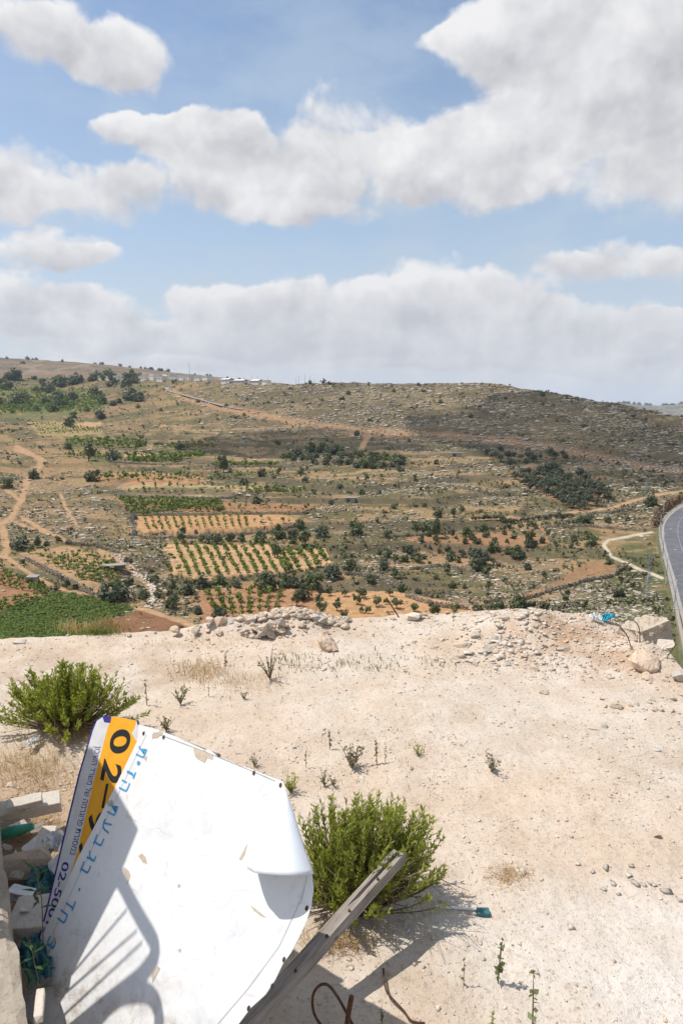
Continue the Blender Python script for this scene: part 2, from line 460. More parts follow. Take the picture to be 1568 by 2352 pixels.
# ------------------------------------------------------------------ valley: a height field from the distance of its slopes
SKY_U = [-600, -200, 0, 250, 380, 450, 620, 700, 900, 1000, 1100, 1150, 1200, 1300, 1400, 1500, 1568, 1700, 2200]
SKY_V = [866, 866, 868, 868, 874, 877, 880, 880, 879, 880, 880, 884, 892, 906, 925, 945, 959, 985, 1060]
TV = [855, 880, 900, 920, 950, 1000, 1050, 1100, 1200, 1300, 1400, 1480, 1600, 1800, 2200, 2700]
T_L = [1420, 1260, 1130, 1010, 850, 640, 520, 430, 300, 224, 180, 150, 121, 91, 60, 38]
T_M = [860, 800, 755, 710, 650, 558, 453, 360, 268, 220, 182, 152, 126, 95, 62, 40]
T_R = [900, 830, 770, 715, 650, 560, 490, 412, 301, 224, 175.5, 149, 121, 91, 60, 38]
_tv = np.arange(840, 2720, 4.0)
def _tab(T):
    y = np.interp(_tv, TV, np.log(T)); k = np.exp(-0.5 * (np.arange(-9, 10) / 4.0) ** 2); k /= k.sum()
    return np.convolve(np.pad(y, 9, mode='edge'), k, 'valid')
TABS = [_tab(T_L), _tab(T_M), _tab(T_R)]
def sky_v(u): return np.interp(u, SKY_U, SKY_V)
def valley_r(u, v):
    l, m_, r_ = (np.interp(v, _tv, T) for T in TABS)
    u = np.asarray(u, float)
    k = sstep(u, 60, 760)
    a = l * (1 - k) + m_ * k
    k2 = sstep(u, 760, 1500)
    return np.exp(a * (1 - k2) + r_ * k2)

def valley_base(u, v):
    """ground points under layout positions u, v (arrays)"""
    u = np.asarray(u, float); v = np.asarray(v, float)
    a = u - CU; bb = CV - v
    dx = a; dy = FPX * CP + bb * SP; dz = -FPX * SP + bb * CP
    h = np.hypot(dx, dy); r = valley_r(u, v)
    return r * dx / h, r * dy / h, CZ + r * dz / h

ROAD_EDGE = [(1660, 1128), (1610, 1142), (1568, 1162), (1538, 1180), (1518, 1203), (1513, 1232), (1520, 1275), (1534, 1330), (1547, 1390), (1558, 1440), (1568, 1490), (1585, 1560), (1620, 1700)]
FIELDS = {
 'F1': [(452,1358),(560,1342),(720,1347),(738,1372),(760,1445),(470,1440)],
 'F1b': [(722,1366),(900,1356),(1000,1376),(1090,1396),(1085,1440),(740,1440)],
 'F2': [(372,1250),(622,1246),(642,1262),(748,1256),(766,1300),(640,1312),(450,1328),(402,1312)],
 'F3': [(312,1186),(400,1182),(662,1181),(682,1196),(560,1214),(325,1226)],
 'F4': [(266,1146),(400,1140),(500,1146),(735,1148),(705,1170),(520,1178),(300,1180)],
 'F5': [(255,1112),(470,1108),(660,1116),(655,1130),(300,1132)],
 'F6': [(212,1092),(300,1082),(482,1080),(462,1108),(240,1114)],
 'F7': [(285,1046),(462,1034),(468,1054),(300,1062)],
 'F7b': [(275,1040),(320,1034),(365,1036),(350,1044),(285,1047)],
 'F8': [(148,1012),(330,1006),(342,1030),(152,1034)],
 'F9': [(62,970),(150,970),(236,986),(236,998),(140,1008),(92,1000)],
 'F9b': [(172,971),(232,968),(236,980),(180,984)],
 'F10': [(-60,906),(240,910),(244,938),(120,962),(-60,958)], 'F11': [(-60,892),(215,894),(212,904),(-60,903)], 'F12': [(185,1040),(285,1038),(280,1062),(188,1064)],
 'L1': [(42,1270),(160,1256),(250,1280),(278,1302),(262,1352),(222,1362),(130,1312)],
 'L2': [(-150,1290),(0,1302),(95,1345),(125,1375),(0,1425),(-150,1425)],
 'L3': [(-150,1420),(0,1405),(130,1362),(225,1376),(315,1386),(255,1415),(170,1480),(-150,1480)],
 'L4': [(245,1420),(318,1392),(440,1430),(440,1480),(230,1480)],
 'R1': [(935,1225),(1060,1218),(1250,1204),(1264,1250),(1100,1285),(1000,1292),(905,1290),(940,1262)],
 'R2': [(1188,1362),(1290,1325),(1368,1288),(1425,1303),(1412,1318),(1290,1345),(1195,1368)],
 'R3': [(1165,1085),(1262,1078),(1330,1098),(1405,1132),(1390,1150),(1330,1172),(1285,1158)],
 'C1': [(636,1046),(700,1027),(870,1040),(942,1056),(930,1072),(700,1062)],
}
def rough_amp(u, v):
    road = line_dist(ROAD_EDGE, u, v)
    ev = [p[1] for p in ROAD_EDGE]; eu = [p[0] for p in ROAD_EDGE]
    road = np.where((v > 1128) & (u > np.interp(v, ev, eu)), 0.0, road)
    return sstep(road, 4, 40)
def valley_xyz(u, v):
    x, y, z = valley_base(u, v)
    r = np.hypot(x, y)
    n = (fbm(x / 30, y / 30, 3, 4) - .5) * 2.6 + (fbm(x / 7, y / 7, 5, 3) - .5) * 1.1
    # long low terraces along the slope
    st = (z / 3.2 + fbm(x / 60, y / 60, 9, 2) * 1.2); tr = (sstep(st - np.floor(st), .80, 1.0) - (st - np.floor(st))) * 2.3
    terr = sstep(u, 200, 300) * sstep(1300, 0, 1) * (1 - sstep(u, 1150, 1350)) * sstep(v, 960, 1010)
    for k_ in ('F1', 'F1b', 'F2', 'F3'): terr = np.where(in_poly(FIELDS[k_], u, v), 0.0, terr)
    z = z + (n * np.clip(r / 350, .45, 1.6) + tr * terr) * rough_amp(u, v)
    return x, y, z

def vp(u, v):
    x, y, z = valley_xyz(np.array([u], float), np.array([v], float)); return Vector((x[0], y[0], z[0]))

DIRT = [([(62,1105),(52,1140),(30,1185),(0,1215)], 7), ([(-20,1180),(8,1220),(18,1262),(8,1275)], 9), ([(8,1275),(60,1312),(130,1352),(225,1372)], 5),
        ([(50,1192),(110,1222),(150,1244)], 5), ([(140,1135),(155,1170),(175,1205)], 4), ([(310,1386),(370,1408),(440,1436),(470,1450)], 6),
        ([(1080,1190),(1250,1186),(1400,1166),(1500,1140),(1568,1128)], 4), ([(60,1105),(100,1060),(40,1030)], 7), ([(230,1265),(290,1292),(340,1330),(352,1362)], 7),
        ([(850,992),(838,1012),(825,1035)], 6), ([(0,1110),(30,1135),(50,1150)],4),([(110,1225),(0,1190)],3)]
CUT = [(400,900),(470,926),(560,945),(700,967),(830,990),(900,990),(1000,995),(1100,1004),(1200,1016),(1350,1042),(1480,1068),(1568,1082)]
STRAWLINES = [([(360,975),(430,985),(560,985),(700,978)],2.5),([(400,995),(520,1005),(600,1006)],2.5),([(380,986),(500,992)],2),([(560,1000),(640,1015)],2),
              ([(290,1130),(480,1134),(660,1118)],3),([(690,1098),(800,1090),(930,1100)],3),([(480,1078),(640,1072)],2.5),([(250,1085),(480,1078)],2.5),([(760,1085),(870,1072),(960,1078)],3)]

def valley_color(U, V, X, Y):
    n1 = fbm(X / 45, Y / 45, 21, 4); n2 = fbm(X / 12, Y / 12, 22, 4); n3 = fbm(X / 3.5, Y / 3.5, 23, 3)
    R = np.hypot(X, Y)
    nst = fbm(X / 60, R / 7.5, 24, 4)                       # strips along the contours
    straw = np.array([.325, .215, .112]); scrub = np.array([.118, .108, .052]); green = np.array([.110, .108, .050])
    grey = np.array([.138, .110, .066]); orange = np.array([.43, .225, .120]); pale = np.array([.50, .310, .170]); brown = np.array([.235, .115, .064])
    def mixc(c, w, col): return c * (1 - w[..., None]) + w[..., None] * col
    c = np.zeros(U.shape + (3,)) + straw
    c = mixc(c, .85 * sstep(n2 * .45 + nst * .40 + n1 * .15, .41, .54), scrub)
    hill = sstep(-V, -1010, -960) * sstep(U, 420, 620)
    hill = np.maximum(hill, sstep(U, 1300, 1500) * sstep(-V, -1100, -1060))
    c = mixc(c, hill * .88, mixc(np.zeros_like(c) + grey, sstep(n1 * .5 + n2 * .5, .5, .62), np.array([.26, .195, .110])))
    mid_scrub = np.exp(-((V - 1018) / 18) ** 2) * sstep(U, 560, 660) * (.5 + .5 * sstep(n1, .4, .6)); c = mixc(c, mid_scrub * .6, np.array([.15, .13, .085]))
    lowright = sstep(U, 980, 1180) * sstep(V, 1320, 1360); c = mixc(c, lowright * sstep(n2, .36, .52) * .9, green)
    roadside = sstep(U, 1380, 1440) * sstep(V, 1235, 1265); c = mixc(c, roadside * sstep(n2 * .6 + n3 * .4, .32, .5), np.array([.115, .118, .052]))
    left = (1 - sstep(U, 150, 330)) * sstep(V, 990, 1040) * (1 - sstep(V, 1240, 1260)); c = mixc(c, left * .45 * sstep(n1, .38, .6), np.array([.33, .20, .110]))
    topleft = (1 - sstep(U, 260, 430)) * (1 - sstep(V, 955, 985)); c = mixc(c, topleft * .6, np.where((fbm(X / 90, R / 30, 31, 3) > .5)[..., None], np.array([.095, .105, .045]), np.array([.27, .17, .095])))
    ju = (fbm(U / 30, V / 14, 41, 3) - .5) * 16; jv = (fbm(U / 30, V / 14, 42, 3) - .5) * 7
    UU, VV = U + ju, V + jv
    fc = {'F1': orange * .93, 'F1b': pale * np.array([1.02, .94, .86]), 'F2': pale * 1.08, 'F3': pale * np.array([1.0, .9, .82]), 'F4': orange * .80, 'F5': np.array([.42, .31, .165]), 'F6': orange, 'F7': np.array([.26, .21, .10]),
          'F7b': pale, 'F8': np.array([.17, .16, .07]), 'F9': np.array([.36, .27, .125]), 'F9b': pale, 'F10': np.array([.15, .165, .06]), 'F11': np.array([.14, .16, .05]), 'F12': np.array([.13, .14, .055]), 'L1': pale * .85, 'L2': orange * .8,
          'L3': np.array([.12, .15, .045]), 'L4': brown, 'R1': orange * .92, 'R2': np.array([.30, .170, .092]), 'R3': np.array([.28, .165, .09]), 'C1': np.array([.17, .13, .075])}
    for k, poly in FIELDS.items():
        m_ = in_poly(poly, UU, VV).astype(float)
        w = m_ * (.93 if k != 'R1' else .75 * 1.0)
        if k in ('R1', 'R3', 'C1', 'F5', 'F9', 'F8', 'F10', 'F11', 'F12'): w = w * sstep(n2, .30, .48)
        c = mixc(c, w, fc[k])
    for pts, w in STRAWLINES: c = mixc(c, .8 * (1 - sstep(line_dist(pts, UU, V + jv * .5, 2.0), w, w * 2.2)), np.array([.40, .27, .145]))
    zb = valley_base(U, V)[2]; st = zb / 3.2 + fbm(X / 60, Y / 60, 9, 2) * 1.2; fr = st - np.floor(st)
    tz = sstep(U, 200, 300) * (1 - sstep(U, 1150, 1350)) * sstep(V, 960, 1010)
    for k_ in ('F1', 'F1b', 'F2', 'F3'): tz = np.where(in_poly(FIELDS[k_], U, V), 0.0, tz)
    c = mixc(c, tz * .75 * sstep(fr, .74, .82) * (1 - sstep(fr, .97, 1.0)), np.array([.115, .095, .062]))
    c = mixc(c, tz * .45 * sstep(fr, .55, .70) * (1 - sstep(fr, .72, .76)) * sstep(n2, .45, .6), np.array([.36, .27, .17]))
    dcut = line_dist(CUT, U, V + jv * .6 - 2, 1.0)
    c = mixc(c, .85 * (1 - sstep(dcut, 3.5, 8 + 8 * n2)), np.array([.40, .235, .130]))
    for pts, w in DIRT: c = mixc(c, 1 - sstep(line_dist(pts, U + ju * .3, V + jv * .4, 1.3), w * .7, w * 1.25), np.array([.45, .275, .155]))
    c = mixc(c, 1 - sstep(line_dist([(1495,1222),(1440,1232),(1398,1240),(1386,1250),(1402,1275),(1450,1300),(1520,1328)], U + ju * .25, V + jv * .25, 1.4), 2.2, 6.0), np.array([.53, .44, .34]))
    c = c * np.array([.87, .88, .86])
    return np.clip(c, 0, 1)

def rock_density(U, V, X, Y):
    n = fbm(X / 26, Y / 26, 51, 3)
    d = .18 + 0 * U
    d = np.maximum(d, sstep(-V, -1060, -975) * sstep(U, 400, 560) * 1.0)
    d = np.maximum(d, .7 * sstep(U, 820, 980) * (1 - sstep(V, 1150, 1190)))
    d = np.maximum(d, .55 * (1 - sstep(U, 190, 300)) * sstep(V, 1040, 1080) * (1 - sstep(V, 1245, 1262)))
    d = np.maximum(d, .8 * sstep(U, 1060, 1150) * sstep(V, 1310, 1350) * (1 - sstep(U, 1430, 1500)))
    d = np.maximum(d, .6 * (np.abs(U - 320) < 70) * (V > 1230) * (V < 1440))
    d = np.maximum(d, .45 * sstep(U, 700, 860) * sstep(V, 1080, 1120))
    for k, poly in FIELDS.items():
        d = np.where(in_poly(poly, U, V), .03 if k not in ('R1', 'C1', 'R3') else .15, d)
    for pts, w in DIRT: d = np.where(line_dist(pts, U, V, 1.3) < w * 1.3, .04, d)
    d = np.where(rough_amp(U, V) < .6, 0, d)
    d = np.where((line_dist(CUT, U, V - 3) < 9), .75, d)
    d = np.where(line_dist([(1495,1222),(1440,1232),(1398,1240),(1386,1250),(1402,1275),(1450,1300),(1520,1328)], U, V, 1.4) < 8, 0, d)
    return d * sstep(n, .30, .52)

def grid_faces(nr, nc):
    i = np.arange(nr - 1)[:, None] * nc + np.arange(nc - 1)[None, :]
    return np.stack([i, i + 1, i + nc + 1, i + nc], -1).reshape(-1, 4)

def add_tint(me, cols):
    at = me.color_attributes.new('tint', 'FLOAT_COLOR', 'POINT')
    d = np.ones((len(cols), 4), np.float32); d[:, :3] = cols
    at.data.foreach_set('color', d.ravel())

ug = np.concatenate([-np.geomspace(5000, 260, 40), np.arange(-255, 1825, 2.5), np.geomspace(1830, 6500, 40)])
NROW = 330
tt = np.linspace(0, 1, NROW)
vs = np.concatenate([tt, 1 + np.geomspace(.01, 2.0, 26)])
Vtop = sky_v(ug)
VG = Vtop[None, :] + (1480 - Vtop)[None, :] * vs[:, None]
UG = np.broadcast_to(ug[None, :], VG.shape)
X, Y, Z = valley_xyz(UG, VG)
# the far side of the ridge falls away out of sight
back = []
for k in range(1, 9):
    f = 1 + .035 * k; r0 = np.hypot(X[0], Y[0])
    back.append((X[0] * f, Y[0] * f, Z[0] - (r0 * (f - 1)) * (.02 + .035 * k)))
Xb = np.concatenate([np.array([b_[0] for b_ in back[::-1]]), X]); Yb = np.concatenate([np.array([b_[1] for b_ in back[::-1]]), Y]); Zb = np.concatenate([np.array([b_[2] for b_ in back[::-1]]), Z])
Ub = np.concatenate([np.repeat(UG[:1], 8, 0), UG]); Vb = np.concatenate([np.repeat(VG[:1], 8, 0), VG])
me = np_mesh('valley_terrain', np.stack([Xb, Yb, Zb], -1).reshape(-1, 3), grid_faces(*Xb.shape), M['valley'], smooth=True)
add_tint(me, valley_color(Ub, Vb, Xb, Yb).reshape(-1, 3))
link('valley_terrain', me, kind='structure')

# wide plain that carries the land on to the horizon, well below the ridges
pl = MB(); N = 48
for k in range(N):
    a0, a1 = 2 * PI * k / N, 2 * PI * (k + 1) / N
    pl.quad((0, 0, -90), (12000 * math.cos(a0), 12000 * math.sin(a0), -260), (12000 * math.cos(a1), 12000 * math.sin(a1), -260))
me = pl.mesh('land', M['valley']); add_tint(me, np.tile([.30, .23, .14], (len(me.vertices), 1)))
link('land', me, kind='structure')

# far hills
def far_hill(name, us, vs_top, v_bot, r0, r1, seed, tints, amp):
    uu = np.linspace(us[0], us[-1], 260); nr = 46
    vt = np.interp(uu, us, vs_top) + (fbm(uu / 25, uu * 0 + seed, seed, 4) - .5) * amp
    T = np.linspace(0, 1, nr)
    Vh = v_bot * (1 - T[:, None]) + vt[None] * T[:, None]; Uh = np.broadcast_to(uu[None], Vh.shape)
    a = Uh - CU; bb = CV - Vh; dx = a; dy = FPX * CP + bb * SP; dz = -FPX * SP + bb * CP; h = np.hypot(dx, dy)
    r = r0 + (r1 - r0) * T[:, None] ** 1.0 + (fbm(Uh / 20, T[:, None] * 8 + 0 * Uh, seed + 3, 3) - .5) * (r1 - r0) * .04
    Xh, Yh, Zh = r * dx / h, r * dy / h, CZ + r * dz / h
    Xh = np.concatenate([Xh, Xh[-1:] * 1.15]); Yh = np.concatenate([Yh, Yh[-1:] * 1.15]); Zh = np.concatenate([Zh, Zh[-1:] - 60])
    Zh = np.concatenate([Zh[:1] - 150, Zh]); Xh = np.concatenate([Xh[:1], Xh]); Yh = np.concatenate([Yh[:1], Yh])
    Rh = np.hypot(Xh, Yh)
    s = fbm(Xh / 160, Rh / 35, seed + 5, 4); s2 = fbm(Xh / 30, Yh / 60, seed + 6, 4)
    w = sstep(s * .6 + s2 * .4, .42, .58)[..., None]
    c = np.array(tints[0]) * (1 - w) + np.array(tints[1]) * w
    w = (sstep(s2, .60, .68) * .8)[..., None]; c = c * (1 - w) + np.array(tints[2]) * w
    me = np_mesh(name, np.stack([Xh, Yh, Zh], -1).reshape(-1, 3), grid_faces(*Xh.shape), M['valley'], smooth=True)
    add_tint(me, c.reshape(-1, 3))
    return link(name, me, kind='structure'), (uu, vt, r1)
_, HILL1 = far_hill('far_hill', [-500, -150, 0, 130, 270, 400, 500, 640, 760], [800, 815, 822, 829, 840, 856, 866, 880, 895], 905, 1650, 2300, 61, ((.21, .145, .095), (.125, .108, .068), (.27, .20, .135)), 3)
_, HILL2 = far_hill('distant_ridge', [1250, 1340, 1390, 1420, 1460, 1510, 1568, 1700, 2100], [960, 940, 926, 924, 929, 932, 927, 920, 915], 1000, 4600, 5600, 71, ((.20, .17, .13), (.09, .10, .07), (.30, .26, .20)), 4)

# ------------------------------------------------------------------ air
m = bpy.data.materials.new('haze_air'); m.use_nodes = True; t = NT(m.node_tree); t.n.clear()
out = t.add('ShaderNodeOutputMaterial'); pv_ = t.add('ShaderNodeVolumePrincipled')
pv_.inputs['Color'].default_value = (.70, .82, 1.0, 1); pv_.inputs['Density'].default_value = .00006; pv_.inputs['Anisotropy'].default_value = .2
t.l.new(pv_.outputs[0], out.inputs['Volume'])
hb_ = MB(); hb_.box((0, 0, -40), (26000, 26000, 520)); link('haze', hb_.mesh('haze', m), kind='stuff')

# passing cumulus whose shadow lies on the upper slopes
m = bpy.data.materials.new('cloud_vapour'); m.use_nodes = True; t = NT(m.node_tree); t.n.clear()
out = t.add('ShaderNodeOutputMaterial'); df = t.add('ShaderNodeBsdfDiffuse'); df.inputs['Color'].default_value = (.85, .85, .86, 1); tp = t.add('ShaderNodeBsdfTransparent')
mx = t.add('ShaderNodeMixShader'); t.l.new(t.smooth(t.noise(pos(t), .012, 4, .6), .38, .62, .72, .38), mx.inputs[0])
t.l.new(df.outputs[0], mx.inputs[1]); t.l.new(tp.outputs[0], mx.inputs[2]); t.l.new(mx.outputs[0], out.inputs['Surface'])
def cloud(u, v, rx, ry, rz, seed, label):
    p = vp(u, v) + SUN_DIR * (900 / SUN_DIR.z)
    bm = bmesh.new(); bmesh.ops.create_icosphere(bm, subdivisions=4, radius=1)
    for q in bm.verts:
        c = q.co.copy(); k = .62 + .75 * float(fbm(c.x * 1.7 + c.z * 2.1 + seed, c.y * 1.7 - c.z + seed, seed, 4)); q.co = Vector((c.x * rx * k, c.y * ry * k, max(c.z, -.35) * rz * k))
    me = bpy.data.meshes.new('cloud'); bm.to_mesh(me); bm.free(); me.materials.append(m)
    link('cloud', me, None, p, label=label, cat='cloud')
cloud(1470, 985, 150, 190, 120, 5, 'white cumulus drifting above the upper right slope')
cloud(690, 1012, 85, 60, 70, 9, 'small white cumulus drifting above the middle slope')

# ------------------------------------------------------------------ plateau
EU = [-900, -100, 0, 150, 300, 450, 600, 740, 800, 950, 1100, 1200, 1300, 1400, 1450, 1500, 1568, 1700, 2300]
EV = [1500, 1475, 1467, 1460, 1454, 1447, 1440, 1430, 1424, 1412, 1408, 1404, 1416, 1434, 1452, 1488, 1545, 1650, 1900]
def ground_xy(u, v):
    a = np.asarray(u, float) - CU; bb = CV - np.asarray(v, float)
    dy = FPX * CP + bb * SP; dz = -FPX * SP + bb * CP
    t_ = CZ / -dz
    return a * t_, dy * t_
BERM_U, BERM_H = [900, 1000, 1150, 1200, 1300, 1400, 1470, 1540], [0, .05, .22, .30, .26, .22, .1, 0]
_ex, _ey = ground_xy(np.array(EU), np.array(EV))
def plateau_z(x, y):
    x = np.asarray(x, float); y = np.asarray(y, float)
    z = (fbm(x / 3.0 + 7, y / 3.0, 81, 4) - .5) * .22 + (fbm(x / .7, y / .7, 82, 4) - .5) * .09 + (fbm(x / .16, y / .16, 83, 3) - .5) * .028
    # rubble heap ridge at the rim
    z = z + .30 * np.exp(-((x + 1.05) / .80) ** 2 - ((y - 14.6) / .55) ** 2) + .25 * np.exp(-((x + 2.6) / .9) ** 2 - ((y - 14.5) / .5) ** 2)
    # berm of spoil along the far rim
    z = z + (.52 + .45 * (fbm(x / .8, y / .8, 84, 3) - .5)) * np.exp(-((x - 4.3) / 1.7) ** 2 - ((y - 14.2) / 1.1) ** 2)
    z = z + .22 * np.exp(-((x - 5.9) / .6) ** 2 - ((y - 12.8) / .6) ** 2)
    # wheel ruts at the left
    z = z - .05 * np.exp(-((y - 12.7 - .05 * x) / .25) ** 2) * sstep(-x, 1, 4) - .05 * np.exp(-((y - 11.6 - .10 * x) / .3) ** 2) * sstep(-x, 2, 5)
    for off in (0.0, 1.65):
        yt = 9.6 + off + .11 * x + .5 * np.sin(x * .35); e = (y - yt) / .16
        z = z - .022 * np.exp(-e * e) * (.6 + .8 * vnoise(x * 3, y * 3, 77)) * sstep(x, -1, 1)
    # earth lump by the foot of the board
    z = z + .22 * np.exp(-((x + .05) / .38) ** 2 - ((y - 4.25) / .40) ** 2)
    z = z * np.clip((np.hypot(x, y) - .5), 0, 1)
    return z
def pp(u, v, lift=0.0):
    """the point of the plateau seen at u, v"""
    d = pix_dir(u, v); t_ = CZ / -d[2]
    for _ in range(6):
        x, y = d[0] * t_, d[1] * t_
        zz = float(plateau_z(x, y)); t_ = (CZ - zz) / -d[2]
    return Vector((d[0] * t_, d[1] * t_, zz + lift))

ug = np.concatenate([np.linspace(-900, -60, 40)[:-1], np.arange(-60, 1630, 3.2), np.linspace(1632, 2300, 40)])
ve = np.interp(ug, EU, EV)
T = np.concatenate([np.linspace(0, 1, 330) ** 1.0])
VB = 2420.0
VG = ve[None] + (VB - ve)[None] * T[:, None]
XX, YY = ground_xy(np.broadcast_to(ug[None], VG.shape), VG)
ZZ = plateau_z(XX, YY)
# spoil slope beyond the rim
bx = []; rr = np.hypot(XX[0], YY[0])
for k, dd in enumerate([.15, .35, .6, 1, 1.6, 2.5, 4, 7, 12, 20, 32, 50, 70]):
    f = (rr + dd) / rr
    drop = dd * .55 if dd < 1 else .55 + (dd - 1) * .98
    bx.append((XX[0] * f, YY[0] * f, ZZ[0] * max(0, 1 - dd) - drop + (fbm(XX[0] * f, YY[0] * f, 85, 3) - .5) * min(1.5, dd * .5)))
fx = []; r1 = np.hypot(XX[-1], YY[-1])
for f in (.8, .55, .3, .02): fx.append((XX[-1] * f, YY[-1] * f, plateau_z(XX[-1] * f, YY[-1] * f)))
for f in (-.3, -1.0, -2.5): fx.append((XX[-1] * f, YY[-1] * f - .0, 0 * XX[-1]))
XX = np.concatenate([np.array([b_[0] for b_ in bx[::-1]]), XX, np.array([b_[0] for b_ in fx])])
YY = np.concatenate([np.array([b_[1] for b_ in bx[::-1]]), YY, np.array([b_[1] for b_ in fx])])
ZZ = np.concatenate([np.array([b_[2] for b_ in bx[::-1]]), ZZ, np.array([b_[2] for b_ in fx])])
me = np_mesh('ground', np.stack([XX, YY, ZZ], -1).reshape(-1, 3), grid_faces(*XX.shape), M['ground'], smooth=True)
def ground_tint(x, y):
    n = fbm(x / 2.2, y / 2.2, 91, 4); n2 = fbm(x / .5, y / .5, 92, 4)
    c = np.zeros(x.shape + (3,)) + np.array([.622, .545, .462])
    def mx(w, col):
        nonlocal c
        c = c * (1 - w[..., None]) + w[..., None] * np.array(col)
    mx(sstep(n, .45, .62) * .75, (.625, .515, .410))
    mx(sstep(n2, .50, .70) * .45, (.54, .44, .345))
    mx(sstep(x, .5, 2.5) * (1 - sstep(y, 5.6, 7.0)) * .85, (.70, .65, .595))        # chalky patch near
    mx(np.exp(-((x - 2.4) / 1.6) ** 2 - ((y - 8.0) / .9) ** 2) * .5, (.65, .50, .37))
    mx(np.exp(-((x - .3) / .8) ** 2 - ((y - 4.2) / .6) ** 2) * .75, (.64, .44, .28))
    mx(sstep(-x, 1.6, 2.6) * (1 - sstep(y, 8.2, 9.6)) * .75, (.42, .30, .19))       # trampled straw and dirt
    mx(sstep(-x, 2, 5) * np.exp(-((y - 12.0) / .9) ** 2) * .6 * sstep(n2, .35, .6), (.38, .26, .16))
    mx(np.exp(-((x - 4.7) / 1.6) ** 2 - ((y - 13.3) / 1.2) ** 2) * sstep(n2, .36, .56) * .85, (.48, .325, .215))
    return np.clip(c, 0, 1)
add_tint(me, ground_tint(XX, YY).reshape(-1, 3))
link('ground', me, kind='structure')

# ------------------------------------------------------------------ stones
def hull_rock(seed, n=10, flat=.6, subdiv=False):
    rg = np.random.default_rng(seed)
    p = rg.normal(size=(n, 3)); p /= np.linalg.norm(p, axis=1)[:, None]; p *= rg.uniform(.75, 1.1, (n, 1)) * .5
    p *= np.array([1.0, rg.uniform(.65, .95), flat * rg.uniform(.8, 1.2)])
    bm = bmesh.new()
    for q in p: bm.verts.new(q)
    bmesh.ops.convex_hull(bm, input=bm.verts)
    loose = [v for v in bm.verts if not v.link_faces]
    bmesh.ops.delete(bm, geom=loose, context='VERTS')
    bmesh.ops.triangulate(bm, faces=bm.faces)
    bm.verts.index_update()
    V_ = np.array([v.co[:] for v in bm.verts]); F_ = np.array([[v.index for v in f.verts] for f in bm.faces]); bm.free()
    return V_, F_
ROCKS = [hull_rock(100 + i, 9 + i % 4) for i in range(14)]

def join_rocks(name, pts, size, mat, kind='stuff', sink=.15, squash=None, label=None, cat=None, variants=ROCKS, ledge=False):
    Vs, Fs, off = [], [], 0
    for i, (p, s) in enumerate(zip(pts, size)):
        V_, F_ = variants[i % len(variants)]
        a = RNG.uniform(0, 2 * PI) if not ledge else RNG.normal(0, .35); ca, sa = math.cos(a), math.sin(a)
        q = V_ * s * (np.array([1.35, .8, 1]) if ledge else 1)
        if squash: q = q * np.array([1, 1, squash])
        q = np.stack([q[:, 0] * ca - q[:, 1] * sa, q[:, 0] * sa + q[:, 1] * ca, q[:, 2]], -1)
        q[:, 2] += s * sink
        Vs.append(q + p); Fs.append(F_ + off); off += len(V_)
    me = np_mesh(name, np.concatenate(Vs), np.concatenate(Fs), mat)
    return link(name, me, kind=kind, label=label, cat=cat)

def rock_mesh(name, seed, mat, n=16, flat=.6, detail=2, amp=.08):
    """a single weathered rock with broken faces, unit width"""
    V_, F_ = hull_rock(seed, n, flat)
    bm = bmesh.new(); vs_ = [bm.verts.new(v) for v in V_]
    for f in F_: bm.faces.new([vs_[i] for i in f])
    for _ in range(detail):
        bmesh.ops.subdivide_edges(bm, edges=bm.edges[:], cuts=1, use_grid_fill=True)
    bmesh.ops.triangulate(bm, faces=bm.faces)
    bm.normal_update()
    for v in bm.verts:
        c = v.co
        nn = vnoise(c.x * 4 + seed, c.y * 4 + c.z * 5.3, seed) + .6 * vnoise(c.x * 11 + c.z * 7, c.y * 11 + seed, seed + 1) + .45 * vnoise(c.x * 23 + c.z * 17, c.y * 23 - c.z * 9, seed + 2) - 1.02
        v.co = c + v.normal * float(nn) * amp
    me = bpy.data.meshes.new(name); bm.to_mesh(me); bm.free(); me.materials.append(mat)
    return me

# rocks of the valley slopes, ledges flattened along the beds
def sample_uv(n, dens, vlo=None, seed=1):
    rg = np.random.default_rng(seed)
    u = rg.uniform(-200, 1770, n); top = sky_v(u); v = top + 1 + (1475 - top) * rg.uniform(0, 1, n) ** 1.15
    x, y, z = valley_xyz(u, v)
    k = rg.uniform(0, 1, n) < dens(u, v, x, y)
    return u[k], v[k], np.stack([x, y, z], -1)[k], rg
u_, v_, p_, rg = sample_uv(105000, rock_density, seed=3)
dist = np.linalg.norm(p_, axis=1)
s_ = np.exp(rg.normal(0, .45, len(u_))) * (.50 + dist * .0022)
s_ = np.where(rg.uniform(0, 1, len(s_)) < .05, s_ * 1.8, s_)
near = v_ > 1230
s_ = np.where(near, s_ * .85, s_)
s_ = np.minimum(s_, dist * .011)
join_rocks('hillside_rock', p_, s_, M['hill_rock'], sink=.06, squash=.55, ledge=True)
print('valley rocks', len(u_))

